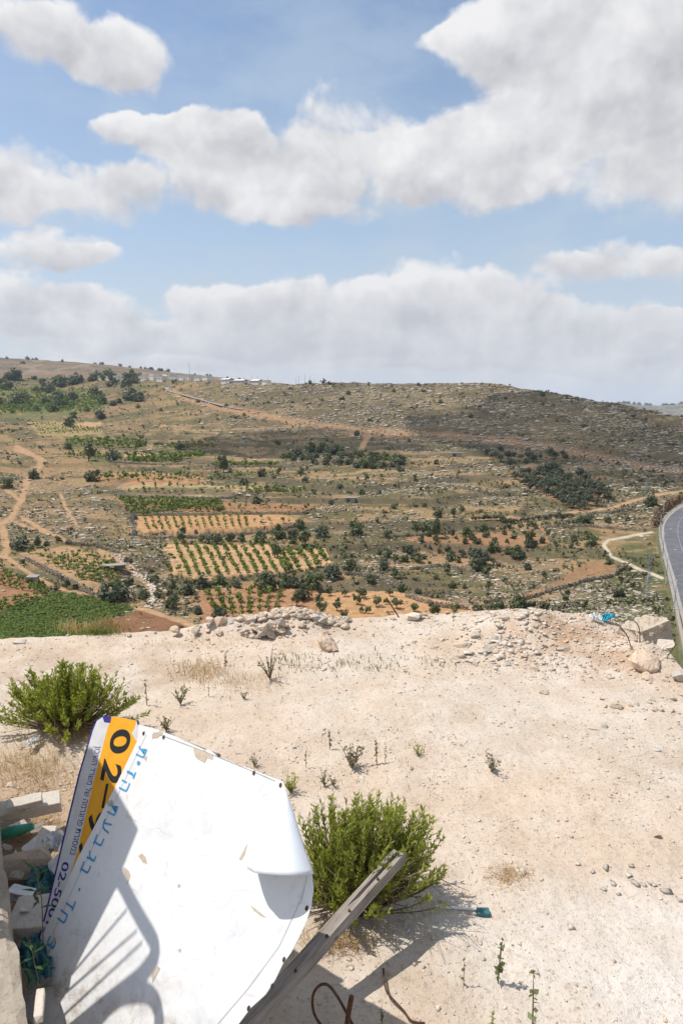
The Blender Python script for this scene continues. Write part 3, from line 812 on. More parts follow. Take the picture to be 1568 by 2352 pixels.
# ------------------------------------------------------------------ plants: leaf clusters
def leaf_cloud(n, shape, size, seed, clumps=14, aspect=1.6, z0=0.0, tight=.45, up=.3, low=False):
    """n leaf quads round clump centres in an ellipsoid shape=(rx, ry, rz) resting on z0"""
    rg = np.random.default_rng(seed)
    cc = rg.normal(size=(clumps, 3)); cc /= np.linalg.norm(cc, axis=1)[:, None]; cc *= rg.uniform(.35, .85, (clumps, 1))
    cc[:, 2] = np.where(cc[:, 2] < -.5, -cc[:, 2], cc[:, 2])
    ci = rg.integers(0, clumps, n)
    d = rg.normal(size=(n, 3)); d /= np.linalg.norm(d, axis=1)[:, None]
    rad = tight * rg.uniform(.45, 1.0, (n, 1)) * rg.uniform(.75, 1.15, clumps)[ci][:, None]
    p = cc[ci] + d * rad
    nrm = d + .5 * p + np.array([0, 0, up]) + rg.normal(0, .35, (n, 3)); nrm /= np.linalg.norm(nrm, axis=1)[:, None]
    c = p * np.array(shape); c[:, 2] += shape[2] * (.62 if low else 1) + z0
    c[:, 2] = np.where(c[:, 2] < z0 + .02, z0 + .02 + rg.uniform(0, .25, n) * shape[2], c[:, 2])
    a = rg.normal(size=(n, 3)); a -= nrm * np.sum(a * nrm, 1)[:, None]; a /= np.linalg.norm(a, axis=1)[:, None]
    b = np.cross(nrm, a)
    sz = size * rg.uniform(.6, 1.3, (n, 1))
    A = a * sz * .5 * aspect; B = b * sz * .5
    V_ = np.stack([c - A, c + B * .9, c + A, c - B * .9], 1).reshape(-1, 3)
    F_ = np.arange(4 * n).reshape(n, 4)
    return V_, F_

def tree_parts(seed, kind):
    """unit-width tree: (crown mesh, trunk mesh, height)"""
    rg = np.random.default_rng(seed)
    if kind == 'bush':
        V_, F_ = leaf_cloud(330, (.5, .5, .40 + .1 * rg.uniform()), .12, seed, 14, 1.25, z0=.0, low=True)
        h0, th = 0, .35
    elif kind == 'olive':
        V_, F_ = leaf_cloud(330, (.5, .5, .36), .10, seed, 12, 1.5, z0=.12)
        th = .55
    elif kind == 'fig':
        V_, F_ = leaf_cloud(280, (.48, .48, .42), .13, seed, 10, 1.2, z0=.12)
        th = .55
    else:   # tall
        V_, F_ = leaf_cloud(300, (.42, .42, .58), .115, seed, 13, 1.3, z0=.04)
        th = .6
    leafm = M['olive_leaf'] if kind == 'olive' or (kind == 'bush' and seed % 5 in (1, 3)) else (M['vine_leaf'] if kind == 'fig_bright' else M['tree_leaf'])
    crown = np_mesh('crown', V_, F_, leafm)
    tb = MB(); lean = rg.normal(0, .05, 2)
    tb.tube([(0, 0, -.15), (lean[0] * .5, lean[1] * .5, th * .45), (lean[0], lean[1], th)], [.045, .035, .02], 6)
    for k in range(3):
        a = rg.uniform(0, 2 * PI); tb.tube([(lean[0] * .5, lean[1] * .5, th * .45), (.16 * math.cos(a), .16 * math.sin(a), th), (.26 * math.cos(a), .26 * math.sin(a), th * 1.35)], [.022, .015, .006], 5)
    return crown, tb.mesh('trunk', M['bark'])
VAR = {k: [tree_parts(s + 300, k) for s in range(n)] for s0, (k, n) in enumerate([('bush', 5), ('olive', 4), ('fig', 4), ('tall', 3)]) for s in [0]} if False else {}
for kk, (k, n) in enumerate([('bush', 5), ('olive', 4), ('fig', 4), ('tall', 3)]):
    VAR[k] = [tree_parts(300 + 20 * kk + i, k) for i in range(n)]
def joined(cr, tr, name):
    a = np.empty(len(cr.vertices) * 3, np.float32); cr.vertices.foreach_get('co', a)
    F_ = np.arange(len(cr.vertices)).reshape(-1, 4)
    me = np_mesh(name, a.reshape(-1, 3), F_, cr.materials[0]); return me
SMALL = {k: [joined(c, t_, 'shrub') for c, t_ in v] for k, v in VAR.items()}

def plant_tree(u, v, w, kind, label, group, name='tree', cat='tree', whole=None, hz=1.0, i=[0]):
    p = vp(u, v); d = (p - Vector((0, 0, CZ))).length
    s = w * d / FPX * 1.08
    i[0] += 1
    var = VAR[kind][i[0] % len(VAR[kind])]
    rz = random.uniform(0, 2 * PI); sc = (s, s, s * hz * random.uniform(.9, 1.1))
    p.z -= .03 * s
    if w < 15 if whole is None else whole:
        return link(name, SMALL[kind][i[0] % len(VAR[kind])], None, p, (0, 0, rz), sc, label, cat, group)
    r = thing(name, label, cat, p, (0, 0, rz), sc, group)
    link('crown', var[0], r); link('trunk', var[1], r)
    return r

# trees and bushes one can pick out, (u, v of the foot, width, kind, label)
BIG = [
 (258,1370,74,'bush','big round dark tree between the small vineyard and the dense green plot'),
 (212,1104,38,'bush','lone leafy tree with visible trunk at the end of the terraced rows'),
 (463,1346,46,'bush','round dark tree at the corner below the striped vineyard'),
 (613,1356,58,'bush','largest dark tree on the wall between the two striped vineyards'),
 (652,1349,40,'bush','dark tree just beside the largest tree below the striped vineyard'),
 (682,1352,40,'bush','dark tree in the middle of the hedge under the striped vineyard'),
 (721,1352,56,'bush','wide bush in the hedge above the fig orchard'),
 (762,1331,54,'bush','wide bush at the end of the hedge near the orchard slope'),
 (804,1316,38,'bush','pale green bush above the fig orchard at the end of the hedge'),
 (697,1379,44,'bush','rounded bush standing between the vines and the fig trees'),
 (505,1424,42,'bush','bush at the foot of the vines just behind the rubble heap'),
 (815,1220,46,'bush','solitary large round tree on the mid slope'),
 (738,1226,42,'bush','grey green bush beside the upper vineyard wall'),
 (595,1240,36,'bush','dark bush with round top on the wall above the striped vineyard'),
 (637,1232,42,'bush','spreading bush on the wall right of the round topped bush'),
 (493,1247,38,'bush','low grey bush on the wall above the vine rows'),
 (985,1212,46,'bush','wide dark bush at the top of the scattered orchard'),
 (1100,1288,62,'bush','broad tangled thicket in the middle of the right hand slope'),
 (1095,1304,38,'bush','dark bush at the foot of the broad tangled thicket'),
 (1187,1276,38,'bush','grey green tree at the edge of the red orchard soil'),
 (936,1260,34,'bush','dark tree beside the low stone walls of the scattered orchard'),
 (1354,1250,34,'bush','round bush beside the bend of the white track'),
 (1348,1207,28,'fig','fig tree with spreading crown on the long terrace below the dirt track'),
 (1493,1162,30,'bush','dark bush beside the electricity pylon above the road'),
 (414,1028,26,'bush','dark round tree alone on the upper slope terraces'),
 (161,980,30,'bush','large dark tree at the corner of the pale yellow vineyard'),
 (171,960,20,'bush','smaller tree behind the large dark tree of the pale vineyard'),
 (819,998,18,'bush','lone dark bush beside the junction of the hill track'),
 (1192,1396,46,'bush','wide grey green bush just behind the rim of the spoil'),
 (1142,1399,34,'bush','dark bush just behind the rim beside the low stone wall'),
 (51,1262,42,'bush','long dark hedge tree at the fork of the dirt track'),
 (1128,1260,32,'bush','light green shrub on the red soil of the scattered orchard'),
 (431,1364,38,'bush','low bush at the pale end of the lower vine rows'),
 (395,1394,32,'bush','tall grey green bush beside the rocky gully'),
 (514,1088,32,'tall','open grey tree on the terrace of the small hut'),
 (1315,1250,20,'tall','slim pale green tree standing on the slope by the white track'),
]
for b in BIG: plant_tree(b[0], b[1], b[2], b[3], b[4], None, hz=1.0 if b[2] < 50 else .9)
MID = [(421,1250,32),(463,1246,22),(529,1238,26),(554,1238,24),(674,1229,28),(670,1247,25),(701,1253,38),(688,1205,28),(786,1268,18),(545,1349,24),(508,1340,40),(682,1394,26),(457,1412,18),(403,1385,24),(631,1280,30),
 (822,1221,34),(1006,1187,28),(1042,1182,24),(889,1271,26),(883,1290,28),(928,1285,26),(908,1290,20),(958,1285,28),(1036,1276,32),(1028,1318,24),(1086,1262,24),(1217,1260,28),(1212,1296,18),(1028,1254,16),(1060,1258,16),(889,1229,24),
 (1000,1232,32),(1070,1226,28),(1084,1237,20),(1039,1232,15),(956,1215,24),(1120,1321,24),(1120,1351,18),(1039,1349,22),(1095,1402,24),(1220,1387,15),(1393,1147,22),(1395,1200,18),(1310,1258,14),(1210,1297,18),(1395,1295,22),(1215,1257,26),(1187,1272,28),(1275,1260,14),
 (87,1258,22),(106,1255,15),(159,1252,16),(330,1367,26),(396,1346,20),(361,1367,20),(349,1328,26),(307,1193,20),(309,1220,16),(297,1331,22),(295,1292,20),(54,1295,15),(129,1355,14),(154,1355,18),(99,1349,15),(455,1412,18),
 (20,1119,34),(77,1098,32),(462,1040,20),(320,1026,22),(245,1009,14),(159,1034,20),(260,1057,40),(205,1060,36),(640,1090,18),(560,1110,20),(600,1095,22),(700,1108,20),(830,1130,18),(870,1135,16),(760,1150,16),(905,1165,20),(975,1160,14),
 (1060,1165,16),(840,1100,16),(780,1118,16),(720,1130,16),(590,1150,30),(505,1075,22),(690,1088,20),(920,1080,18),(1000,1065,14),(880,1310,30),(850,1340,26),(905,1330,22),(960,1355,18),(1000,1330,16),(1160,1330,20),(1250,1320,16),(870,1258,18),
 (990,1395,14),(1065,1350,14),(1250,1395,30),(1300,1385,24),(1340,1400,20),(1420,1370,24),(1170,1210,20),(1230,1215,16),(1110,1215,22),(1290,1200,16),(1330,1200,14),(1260,1230,14)]
for (u, v, w) in MID: 
    zone = ('beside the small left vineyard and its dirt track' if u < 340 and v > 1230 else 'on the dirt slope left of the terraces' if u < 340 else 'in the rocky gully left of the lower vine rows' if u < 470 and v > 1300
            else 'on the stone wall above the striped vineyard' if u < 720 and 1195 < v < 1290 else 'in the hedge below the striped vineyard' if u < 740 and v >= 1290 else 'among the high terraces' if v < 1180
            else 'in the scattered orchard' if u < 1150 and v < 1300 else 'just behind the rim of the spoil' if v > 1340 else 'on the slope beside the bare brown field')
    plant_tree(u, v, w, random.choice(['bush', 'bush', 'tall']), name='bush', cat='bush', label=('small ' if w < 19 else 'middling ' if w < 27 else 'large ') + 'grey green bush ' + zone, group='bushes ' + zone, hz=random.uniform(.85, 1.15))
FIGS = [(733,1394,24),(741,1416,28),(774,1407,22),(792,1428,24),(819,1391,22),(756,1371,18),(792,1373,18),(831,1376,26),(846,1412,16),(864,1395,24),(910,1400,26),(949,1408,24),(997,1418,28),(1042,1412,24),(895,1371,17),(920,1358,30),(775,1390,14),(830,1410,13),(885,1390,13)]
for (u, v, w) in FIGS: plant_tree(u, v, w, 'fig', 'leafy fig tree on the orange soil behind the rubble rim', 'fig trees on the orange plot', name='fig_tree', hz=1.15)
def in_field(key, n, seed, gap):
    rg = random.Random(seed); poly = FIELDS[key]; out = []
    us = [p[0] for p in poly]; vs2 = [p[1] for p in poly]
    for _ in range(n * 60):
        u = rg.uniform(min(us), max(us)); v = rg.uniform(min(vs2), max(vs2))
        if in_poly(poly, np.array([u]), np.array([v]))[0] and all((u - a) ** 2 + ((v - b) * 1.8) ** 2 > gap ** 2 for a, b in out): out.append((u, v))
        if len(out) >= n: break
    return sorted(out, key=lambda q: q[1])
for (u, v) in in_field('R3', 70, 5, 13): plant_tree(u, v + 4, random.uniform(18, 28), 'olive', 'dark olive tree in the grove on the rocky slope', 'olive trees in the grove', name='olive_tree', hz=1.0)
for (u, v) in [(1118,1042),(1135,1048),(1150,1040),(1165,1052),(1180,1047),(1195,1056),(1210,1050),(1225,1060),(1240,1054),(1262,1045),(1275,1050),(1290,1046),(1205,1066),(1180,1064),(1150,1060),(1170,1072),(1300,1058)]:
    plant_tree(u, v, random.uniform(13, 22), 'olive', 'dark olive tree on the upper rocky slope under the track', 'olive trees below the hill track', name='olive_tree', hz=1.0)
for (u, v) in in_field('C1', 40, 6, 12): plant_tree(u, v + 3, random.uniform(18, 32), 'bush', 'dark tree in the long grove on the mid slope', 'trees of the long dark grove', hz=.85)
for (u, v) in in_field('R1', 34, 8, 18): plant_tree(u, v, random.uniform(10, 20), 'bush', 'small bushy tree on the red soil of the scattered orchard', 'small trees on the red orchard soil', hz=1.1)
for k in range(88):
    rg = random.Random(k + 50); u = rg.uniform(-60, 330); v = rg.choice([872, 874, 876, 880, 886, 892, 903, 918, 924, 932, 945, 962]) + rg.uniform(-4, 4)
    plant_tree(u, v, rg.uniform(12, 34), 'bush', 'dark tree among the far green plots below the settlement', 'trees among the far plots', hz=.9)
for (u, v) in [(543,906),(568,918),(605,927),(670,925),(800,908),(785,920),(639,1019),(750,1009),(500,964),(903,899),(973,901),(848,967),(1170,925),(1245,910),(1080,960),(1160,918),(1568,962),(660,884),(712,882),(756,883),(960,884),(1200,1000),(940,1012),(520,935),(560,955),(1340,980),(1010,925),(455,925),(370,944),(318,937),(1100,935),(1290,1015)]:
    plant_tree(u, v, random.uniform(8, 14), 'bush', 'small dark shrub alone on the stony hilltop slope', 'lone shrubs on the stony hill', name='shrub', cat='shrub', hz=.85)
for k in range(44):
    u = 1160 + k * 5.2 + random.uniform(-1, 1); v = 1193 + (k / 44) * -3 + random.uniform(-1, 1)
    plant_tree(u - 75, v, random.uniform(9, 14), 'olive', 'small olive in the long row beside the dirt track', 'olives in the row along the track', name='olive_tree')
for k in range(26):
    u = 1095 + k * 10.5 + random.uniform(-3, 3); v = 1206 + random.uniform(-2, 2)
    plant_tree(u, v, random.uniform(8, 14), 'bush', 'small bush in the second row under the dirt track', 'bushes in the second row', name='shrub', cat='shrub')
# trees along the far hill crest
for k in range(46):
    rg = random.Random(900 + k); u = rg.uniform(-40, 560); T_ = 1.0 if k < 30 else rg.uniform(.3, .9)
    uu, vt, r1 = HILL1; vt_ = float(np.interp(u, uu, vt)); v = 905 * (1 - T_) + vt_ * T_; r = 1650 + 650 * T_
    d = pix_dir(u, v); h = math.hypot(d[0], d[1]); p = Vector((d[0] / h * r, d[1] / h * r, CZ + d[2] / h * r - 2)); s = rg.uniform(6, 12) * r / FPX
    link('far_tree', SMALL['bush'][k % 5], None, p, (0, 0, k), (s, s, s * .9), 'tiny dark tree dotted along the far hill', 'tree', 'trees on the far hill')
for k in range(26):
    rg = random.Random(950 + k); u = rg.uniform(1385, 1600); uu, vt, r1 = HILL2; v = float(np.interp(u, uu, vt))
    d = pix_dir(u, v); h = math.hypot(d[0], d[1]); p = Vector((d[0] / h * r1, d[1] / h * r1, CZ + d[2] / h * r1 - 6)); s = rg.uniform(6, 12) * r1 / FPX
    link('far_tree', SMALL['bush'][k % 5], None, p, (0, 0, k), (s, s, s * .8), 'tiny tree on the hazy blue ridge at the horizon', 'tree', 'trees on the hazy ridge')

# ------------------------------------------------------------------ vines in rows
VINES = []
for s in range(5):
    V_, F_ = leaf_cloud(72, (.5, .5, .52), .25, 500 + s, 6, 1.2, z0=.06)
    i0 = len(V_); tb = MB(); tb.tube([(0, 0, -.2), (.03, 0, .5)], [.05, .03], 4)
    tq = [f for f in tb.f if len(f) == 4]
    V2 = np.concatenate([V_, np.array(tb.v)]); F2 = np.concatenate([F_, np.array(tq) + i0])
    VINES.append(np_mesh('vine', V2, F2, [M['vine_leaf'], M['bark']], mat_idx=[0] * len(F_) + [1] * len(tq)))
vine_spots = []
def rows(tl, tr, bl, br, nr, npl, w, skip=.06, tag='', poly=None, jit=1.0, hz=1.0):
    for i in range(nr):
        a = (i + .5) / nr
        for j in range(npl):
            b = (j + .5) / npl
            if random.random() < skip: continue
            u = (tl[0] * (1 - a) + tr[0] * a) * (1 - b) + (bl[0] * (1 - a) + br[0] * a) * b + random.uniform(-1, 1) * jit
            v = (tl[1] * (1 - a) + tr[1] * a) * (1 - b) + (bl[1] * (1 - a) + br[1] * a) * b + random.uniform(-1, 1) * jit * .5
            if poly is not None and not in_poly(poly, np.array([u]), np.array([v]))[0]: continue
            vine_spots.append((u, v, w * random.uniform(.8, 1.2), tag, hz))
rows((392,1252),(628,1250),(425,1322),(668,1312),11,17,10.5, .03, 'in the striped vineyard with long straight rows')
rows((628,1268),(740,1262),(655,1312),(765,1302),5,9,14, .12, 'in the striped vineyard with long straight rows')
rows((340,1256),(392,1254),(385,1300),(425,1322),2,6,11, .3, 'in the striped vineyard with long straight rows')
rows((322,1190),(570,1186),(336,1224),(575,1212),15,8,8, .05, 'in the upper vineyard on the narrow orange strip')
rows((575,1190),(670,1188),(578,1207),(672,1200),6,3,9, .5, 'in the upper vineyard on the narrow orange strip')
rows((462,1364),(660,1352),(490,1420),(640,1425),8,6,14, .08, 'in the lower vineyard behind the rubble heap', hz=1.2)
rows((55,1268),(250,1272),(195,1335),(290,1345),17,9,9, .12, 'in the small vineyard left of the rocky gully', FIELDS['L1'], 3)
rows((-20,1300),(92,1345),(-10,1345),(120,1372),9,5,10, .1, 'in the corner vineyard by the shack', None, 1)
rows((0,1374),(120,1366),(-10,1404),(40,1398),12,4,9, .15, 'in the corner vineyard by the shack', None, 3)
rows((268,1150),(500,1146),(300,1178),(520,1176),30,7,10, .05, 'on the dense terrace of vines', None, 2)
rows((520,1154),(720,1152),(520,1174),(705,1168),16,3,8, .45, 'on the dense terrace of vines', None, 1)
rows((225,1092),(470,1086),(245,1110),(460,1106),24,3,9.5, .08, 'on the upper orange terrace', None, 2)
rows((262,1116),(655,1118),(300,1129),(650,1129),24,2,9, .15, 'on the straw coloured terrace', None, 1)
rows((285,1048),(462,1040),(300,1060),(468,1053),26,4,10, .06, 'on the upper green terrace', None, 2)
rows((150,1014),(330,1010),(155,1032),(340,1029),24,5,9, .1, 'on the far green terrace', None, 3)
rows((70,972),(232,985),(95,1000),(235,996),22,6,4.5, .1, 'in the pale yellow vineyard', FIELDS['F9'], 1)
rows((0,912),(240,915),(0,955),(240,930),34,8,8, .1, 'in the far green plots', None, 3)
rows((800,1055),(945,1050),(830,1066),(940,1062),14,2,9, .3, 'beside the long dark grove', None, 2)
rows((0,932),(240,936),(0,950),(220,950),36,4,6, .15, 'in the far green plots', None, 3)
rows((150,1046),(275,1042),(155,1056),(280,1056),20,3,8, .15, 'on the far green terrace', None, 3)
rows((0,896),(210,898),(0,904),(210,906),34,2,6, .2, 'in the far green plots', None, 2)
rows((470,1092),(640,1088),(480,1098),(640,1096),20,2,8, .3, 'on the upper orange terrace', None, 3)
rows((480,1066),(640,1062),(485,1072),(640,1068),22,2,9, .2, 'on the thin green strip between terraces', None, 2)
rows((560,1128),(700,1120),(560,1134),(700,1127),18,2,9, .25, 'on the thin green strip between terraces', None, 2)
rows((350,1020),(500,1016),(350,1030),(500,1024),24,2,8, .2, 'on the thin green strip between terraces', None, 2)
vine_spots.sort(key=lambda q: -q[1])
restV, restF, off = [], [], 0
for i, (u, v, w, tag_, hz) in enumerate(vine_spots):
    p = vp(u, v); d = (p - Vector((0, 0, CZ))).length; s = w * d / FPX * 1.15
    if i < 300:
        link('vine', VINES[i % 5], None, p, (0, 0, random.uniform(0, 6.28)), (s, s, s * random.uniform(.85, 1.1) * hz), 'bushy green vine ' + tag_, 'vine', 'vines ' + tag_)
    else:
        V_, F_ = leaf_cloud(20 if w < 10 else 36, (.5, .5, .48), .34, 600 + i % 9, 5, 1.2, z0=.1)
        restV.append(V_ * s + np.array(p)); restF.append(F_ + off); off += len(V_)
link('vineyard_rows', np_mesh('vineyard_rows', np.concatenate(restV), np.concatenate(restF), M['vine_leaf']), kind='stuff')
print('vines', len(vine_spots))

# dense green plot of vines grown into one carpet
Vs, Fs, off = [], [], 0
for i in range(2100):
    u = random.uniform(-90, 318); v = random.uniform(1358, 1470)
    if not in_poly(FIELDS['L3'], np.array([u]), np.array([v]))[0]: continue
    p = vp(u, v); s = 11 * 170 / FPX * random.uniform(.9, 1.5)
    V_, F_ = leaf_cloud(24, (.75, .75, .20), .34, 700 + i % 11, 6, 1.1, z0=.10, low=True, up=.9)
    Vs.append(V_ * s + np.array(p)); Fs.append(F_ + off); off += len(V_)
link('vine_carpet', np_mesh('vine_carpet', np.concatenate(Vs), np.concatenate(Fs), M['vine_leaf']), kind='stuff')

# low thorny scrub over the slopes
def scrub_density(U, V, X, Y):
    n = fbm(X / 22, Y / 22, 55, 3); nst = fbm(X / 60, np.hypot(X, Y) / 7.5, 24, 4)
    d = .30 + .5 * sstep(nst, .46, .56)
    d = np.where((V < 1000) & (U > 450), .42, d)
    d = np.maximum(d, .95 * sstep(U, 1000, 1150) * sstep(V, 1310, 1350))
    d = np.maximum(d, 1.0 * sstep(U, 1385, 1430) * sstep(V, 1240, 1270))
    d = np.where((U < 300) & (V > 1000) & (V < 1250), .40, d)
    for k, poly in FIELDS.items(): d = np.where(in_poly(poly, U, V), .02 if k not in ('R1', 'R3') else .15, d)
    for pts, w in DIRT: d = np.where(line_dist(pts, U, V, 1.3) < w * 1.4, 0, d)
    d = np.where(line_dist([(1495,1222),(1440,1232),(1398,1240),(1386,1250),(1402,1275),(1450,1300),(1520,1328)], U, V, 1.4) < 9, 0, d)
    d = np.where(rough_amp(U, V) < .06, 0, d); d = np.where(line_dist(CUT, U, V - 2) < 8, .05, d)
    return d * sstep(n, .25, .55)
u_, v_, p_, rg = sample_uv(30000, scrub_density, seed=9)
SCR = [leaf_cloud(9, (.5, .5, .3), .42, 800 + i, 4, 1.1, z0=.0, tight=.5, up=.8) for i in range(16)]
dist = np.linalg.norm(p_, axis=1); s_ = np.exp(rg.normal(0, .4, len(u_))) * (.75 + dist * .0020)
Vs, Fs, off = [], [], 0
for i in range(len(u_)):
    V_, F_ = SCR[i % 16]; Vs.append(V_ * s_[i] + p_[i]); Fs.append(F_ + off); off += len(V_)
link('thorny_scrub', np_mesh('thorny_scrub', np.concatenate(Vs), np.concatenate(Fs), M['scrub']), kind='stuff')
print('scrub', len(u_))

# ------------------------------------------------------------------ dry stone walls of the terraces
def stone_wall(pts, hgt, label, size=.55, mat='wall_rock'):
    P3 = []
    for (u0, v0), (u1, v1) in zip(pts[:-1], pts[1:]):
        n = max(2, int(math.hypot(u1 - u0, v1 - v0) / 3))
        P3 += [vp(u0 + (u1 - u0) * k / n, v0 + (v1 - v0) * k / n) for k in range(n)]
    P3.append(vp(*pts[-1]))
    sp_, sz = [], []
    for a, b in zip(P3[:-1], P3[1:]):
        L = (b - a).length; n = max(1, int(math.ceil(L / (size * .55))))
        for k in range(n):
            q = a.lerp(b, (k + random.random()) / n); z = 0
            while z < hgt * random.uniform(.7, 1.15):
                s = size * random.uniform(.7, 1.5)
                sp_.append((q.x + random.uniform(-.15, .15), q.y + random.uniform(-.2, .2), q.z + z)); sz.append(s); z += s * .5
    o = join_rocks('terrace_wall', np.array(sp_), np.array(sz), M[mat], kind='thing', sink=.1, label=label, cat='stone wall')
    o['group'] = 'dry stone terrace walls'
    return o
WALLS = [
 ([(322,1230),(430,1234),(520,1223),(600,1214),(684,1202)], 1.3, 'dry stone wall holding the narrow strip of upper vine rows'),
 ([(292,1183),(420,1186),(560,1184),(700,1178)], 1.4, 'long dry stone wall under the dense terrace of vines'),
 ([(262,1134),(480,1139),(660,1124)], 1.2, 'dry stone wall below the straw coloured terrace'),
 ([(790,1322),(870,1332),(905,1345)], 1.3, 'short stone wall at the end of the dark hedge'),
 ([(58,1286),(130,1326),(216,1372)], 1.6, 'pale rubble wall between the dirt track and the small vineyard'),
 ([(930,1372),(1000,1396),(1075,1402)], 1.5, 'stone wall crossing the slope just behind the orange fig plot'),
 ([(1190,1374),(1290,1348),(1410,1324),(1430,1306)], 1.3, 'curved stone wall along the lower edge of the bare brown field'),
 ([(870,1232),(940,1224),(1000,1217)], 1.0, 'broken stone wall above the scattered orchard'),
 ([(940,1308),(1020,1297),(1090,1312)], 1.3, 'stone wall below the trees of the scattered orchard'),
 ([(1245,1211),(1350,1212),(1460,1215)], 1.2, 'low dark stone wall above the white track'),
 ([(1345,1183),(1400,1176),(1450,1170)], 1.4, 'dark stone wall along the dirt track under the olive grove'),
 ([(250,1066),(360,1066),(470,1060)], 1.2, 'low wall under the upper green terrace'),
 ([(150,1252),(220,1256),(275,1270)], 1.4, 'shaded stone wall along the top of the small vineyard'),
 ([(470,1080),(560,1072),(640,1068)], 1.1, 'faint stone wall high on the terraced slope'),
]
for w in WALLS: stone_wall(*w)
pts_ = []; sz_ = []
for k in range(150):
    u = random.gauss(770, 28); v = random.gauss(1165, 5); p = vp(u, v); pts_.append((p.x, p.y, p.z + random.uniform(0, 1.2) * max(0, 1 - abs(u - 770) / 50))); sz_.append(random.uniform(.6, 1.5))
join_rocks('stone_heap', np.array(pts_), np.array(sz_), M['pink_stone'], kind='thing', label='heap of pinkish field stones at the end of the orange terrace', cat='stone heap')
pts_ = []; sz_ = []
for k in range(260):
    a = random.random(); L = [(258,1270),(300,1298),(335,1322),(352,1345),(350,1370),(345,1390)]; i = min(4, int(a * 5)); f = a * 5 - i
    u = L[i][0] * (1 - f) + L[i + 1][0] * f + random.gauss(0, 5); v = L[i][1] * (1 - f) + L[i + 1][1] * f + random.gauss(0, 2.5)
    p = vp(u, v); pts_.append(tuple(p)); sz_.append(random.uniform(.5, 1.6))
join_rocks('gully_rock', np.array(pts_), np.array(sz_), M['limestone'])
pts_ = []; sz_ = []
for k in range(420):
    u = random.uniform(1000, 1568); i = np.searchsorted([c[0] for c in CUT], u) - 1; f = (u - CUT[i][0]) / (CUT[i + 1][0] - CUT[i][0] + 1e-6); f = min(1, max(0, f))
    v = CUT[i][1] * (1 - f) + CUT[min(i + 1, len(CUT) - 1)][1] * f + abs(random.gauss(0, 5)); p = vp(u, v); pts_.append(tuple(p)); sz_.append(random.uniform(.8, 2.6))
join_rocks('road_cut_rock', np.array(pts_), np.array(sz_), M['pink_stone'])

# ------------------------------------------------------------------ roads
def ribbon(name, pts3, wl, wr, lift, mat, **kw):
    """strip along pts3: wl to the left, wr to the right of the line"""
    V_, F_ = [], []
    for i, p in enumerate(pts3):
        t_ = (pts3[min(i + 1, len(pts3) - 1)] - pts3[max(i - 1, 0)]); t_.z = 0; t_.normalize(); nrm = Vector((t_.y, -t_.x, 0))
        V_ += [tuple(p - nrm * wl + Vector((0, 0, lift))), tuple(p + nrm * wr + Vector((0, 0, lift)))]
        if i: F_.append((2 * i - 2, 2 * i - 1, 2 * i + 1, 2 * i))
    me = bpy.data.meshes.new(name); me.from_pydata(V_, [], F_); me.materials.append(mat); me.update()
    return link(name, me, **kw)
def spline(pts, n=12):
    P_ = [Vector(p) for p in pts]; out = []
    for i in range(len(P_) - 1):
        p0, p1, p2, p3 = P_[max(i - 1, 0)], P_[i], P_[i + 1], P_[min(i + 2, len(P_) - 1)]
        for k in range(n):
            t_ = k / n
            out.append(.5 * ((2 * p1) + (-p0 + p2) * t_ + (2 * p0 - 5 * p1 + 4 * p2 - p3) * t_ ** 2 + (-p0 + 3 * p1 - 3 * p2 + p3) * t_ ** 3))
    out.append(P_[-1]); return out
edge = [vp(u, v) for u, v in ROAD_EDGE[::-1]]                     # from near to far, the road lies to the right of it
zz = [p.z for p in edge]; edge = [Vector((p.x, p.y, .5 * p.z + .25 * zz[max(i - 1, 0)] + .25 * zz[min(i + 1, len(zz) - 1)] + .75)) for i, p in enumerate(edge)]
edge = spline(edge, 14)
ribbon('road_shoulder', edge, .2, 1.5, .03, M['kerb'], kind='structure')
def shifted(pts3, d):
    out = []
    for i, p in enumerate(pts3):
        t_ = (pts3[min(i + 1, len(pts3) - 1)] - pts3[max(i - 1, 0)]); t_.z = 0; t_.normalize(); out.append(p + Vector((t_.y, -t_.x, 0)) * d)
    return out
ribbon('road', shifted(edge, 1.5), 0, 15, .034, M['asphalt'], kind='structure')
ribbon('road_marking', shifted(edge, 6.2), .09, .09, .05, M['road_paint'], kind='structure')
ribbon('road_verge', shifted(edge, 16.8), 0, 60, .0, M['dirt_path'], kind='structure')
# bank that carries the road over the field on its left
V_, F_ = [], []
for i, p in enumerate(edge):
    q = shifted(edge, -2.2)[i] if i % 1 == 0 else p
    V_ += [(p.x, p.y, p.z + .02), (q.x, q.y, p.z - 2.2)]
    if i: F_.append((2 * i - 2, 2 * i - 1, 2 * i + 1, 2 * i))
me = bpy.data.meshes.new('road_bank'); me.from_pydata(V_, [], F_); me.materials.append(M['green_bank']); link('road_bank', me, kind='structure')
# crash barrier: rail and posts
br = thing('crash_barrier', 'pale crash barrier following the outer edge of the curving road', 'crash barrier', edge[0])
g = MB(); sh = shifted(edge, .3)
g.tube([p - edge[0] + Vector((0, 0, .62)) for p in sh[::3]], .09, 5); g.build('rail', M['steel'], br)
for i in range(0, len(sh), 6):
    pb = MB(); q = sh[i] - edge[0]; pb.box((q.x, q.y, .38 + q.z), (.16, .16, .75)); pb.build('post', M['steel'], br)
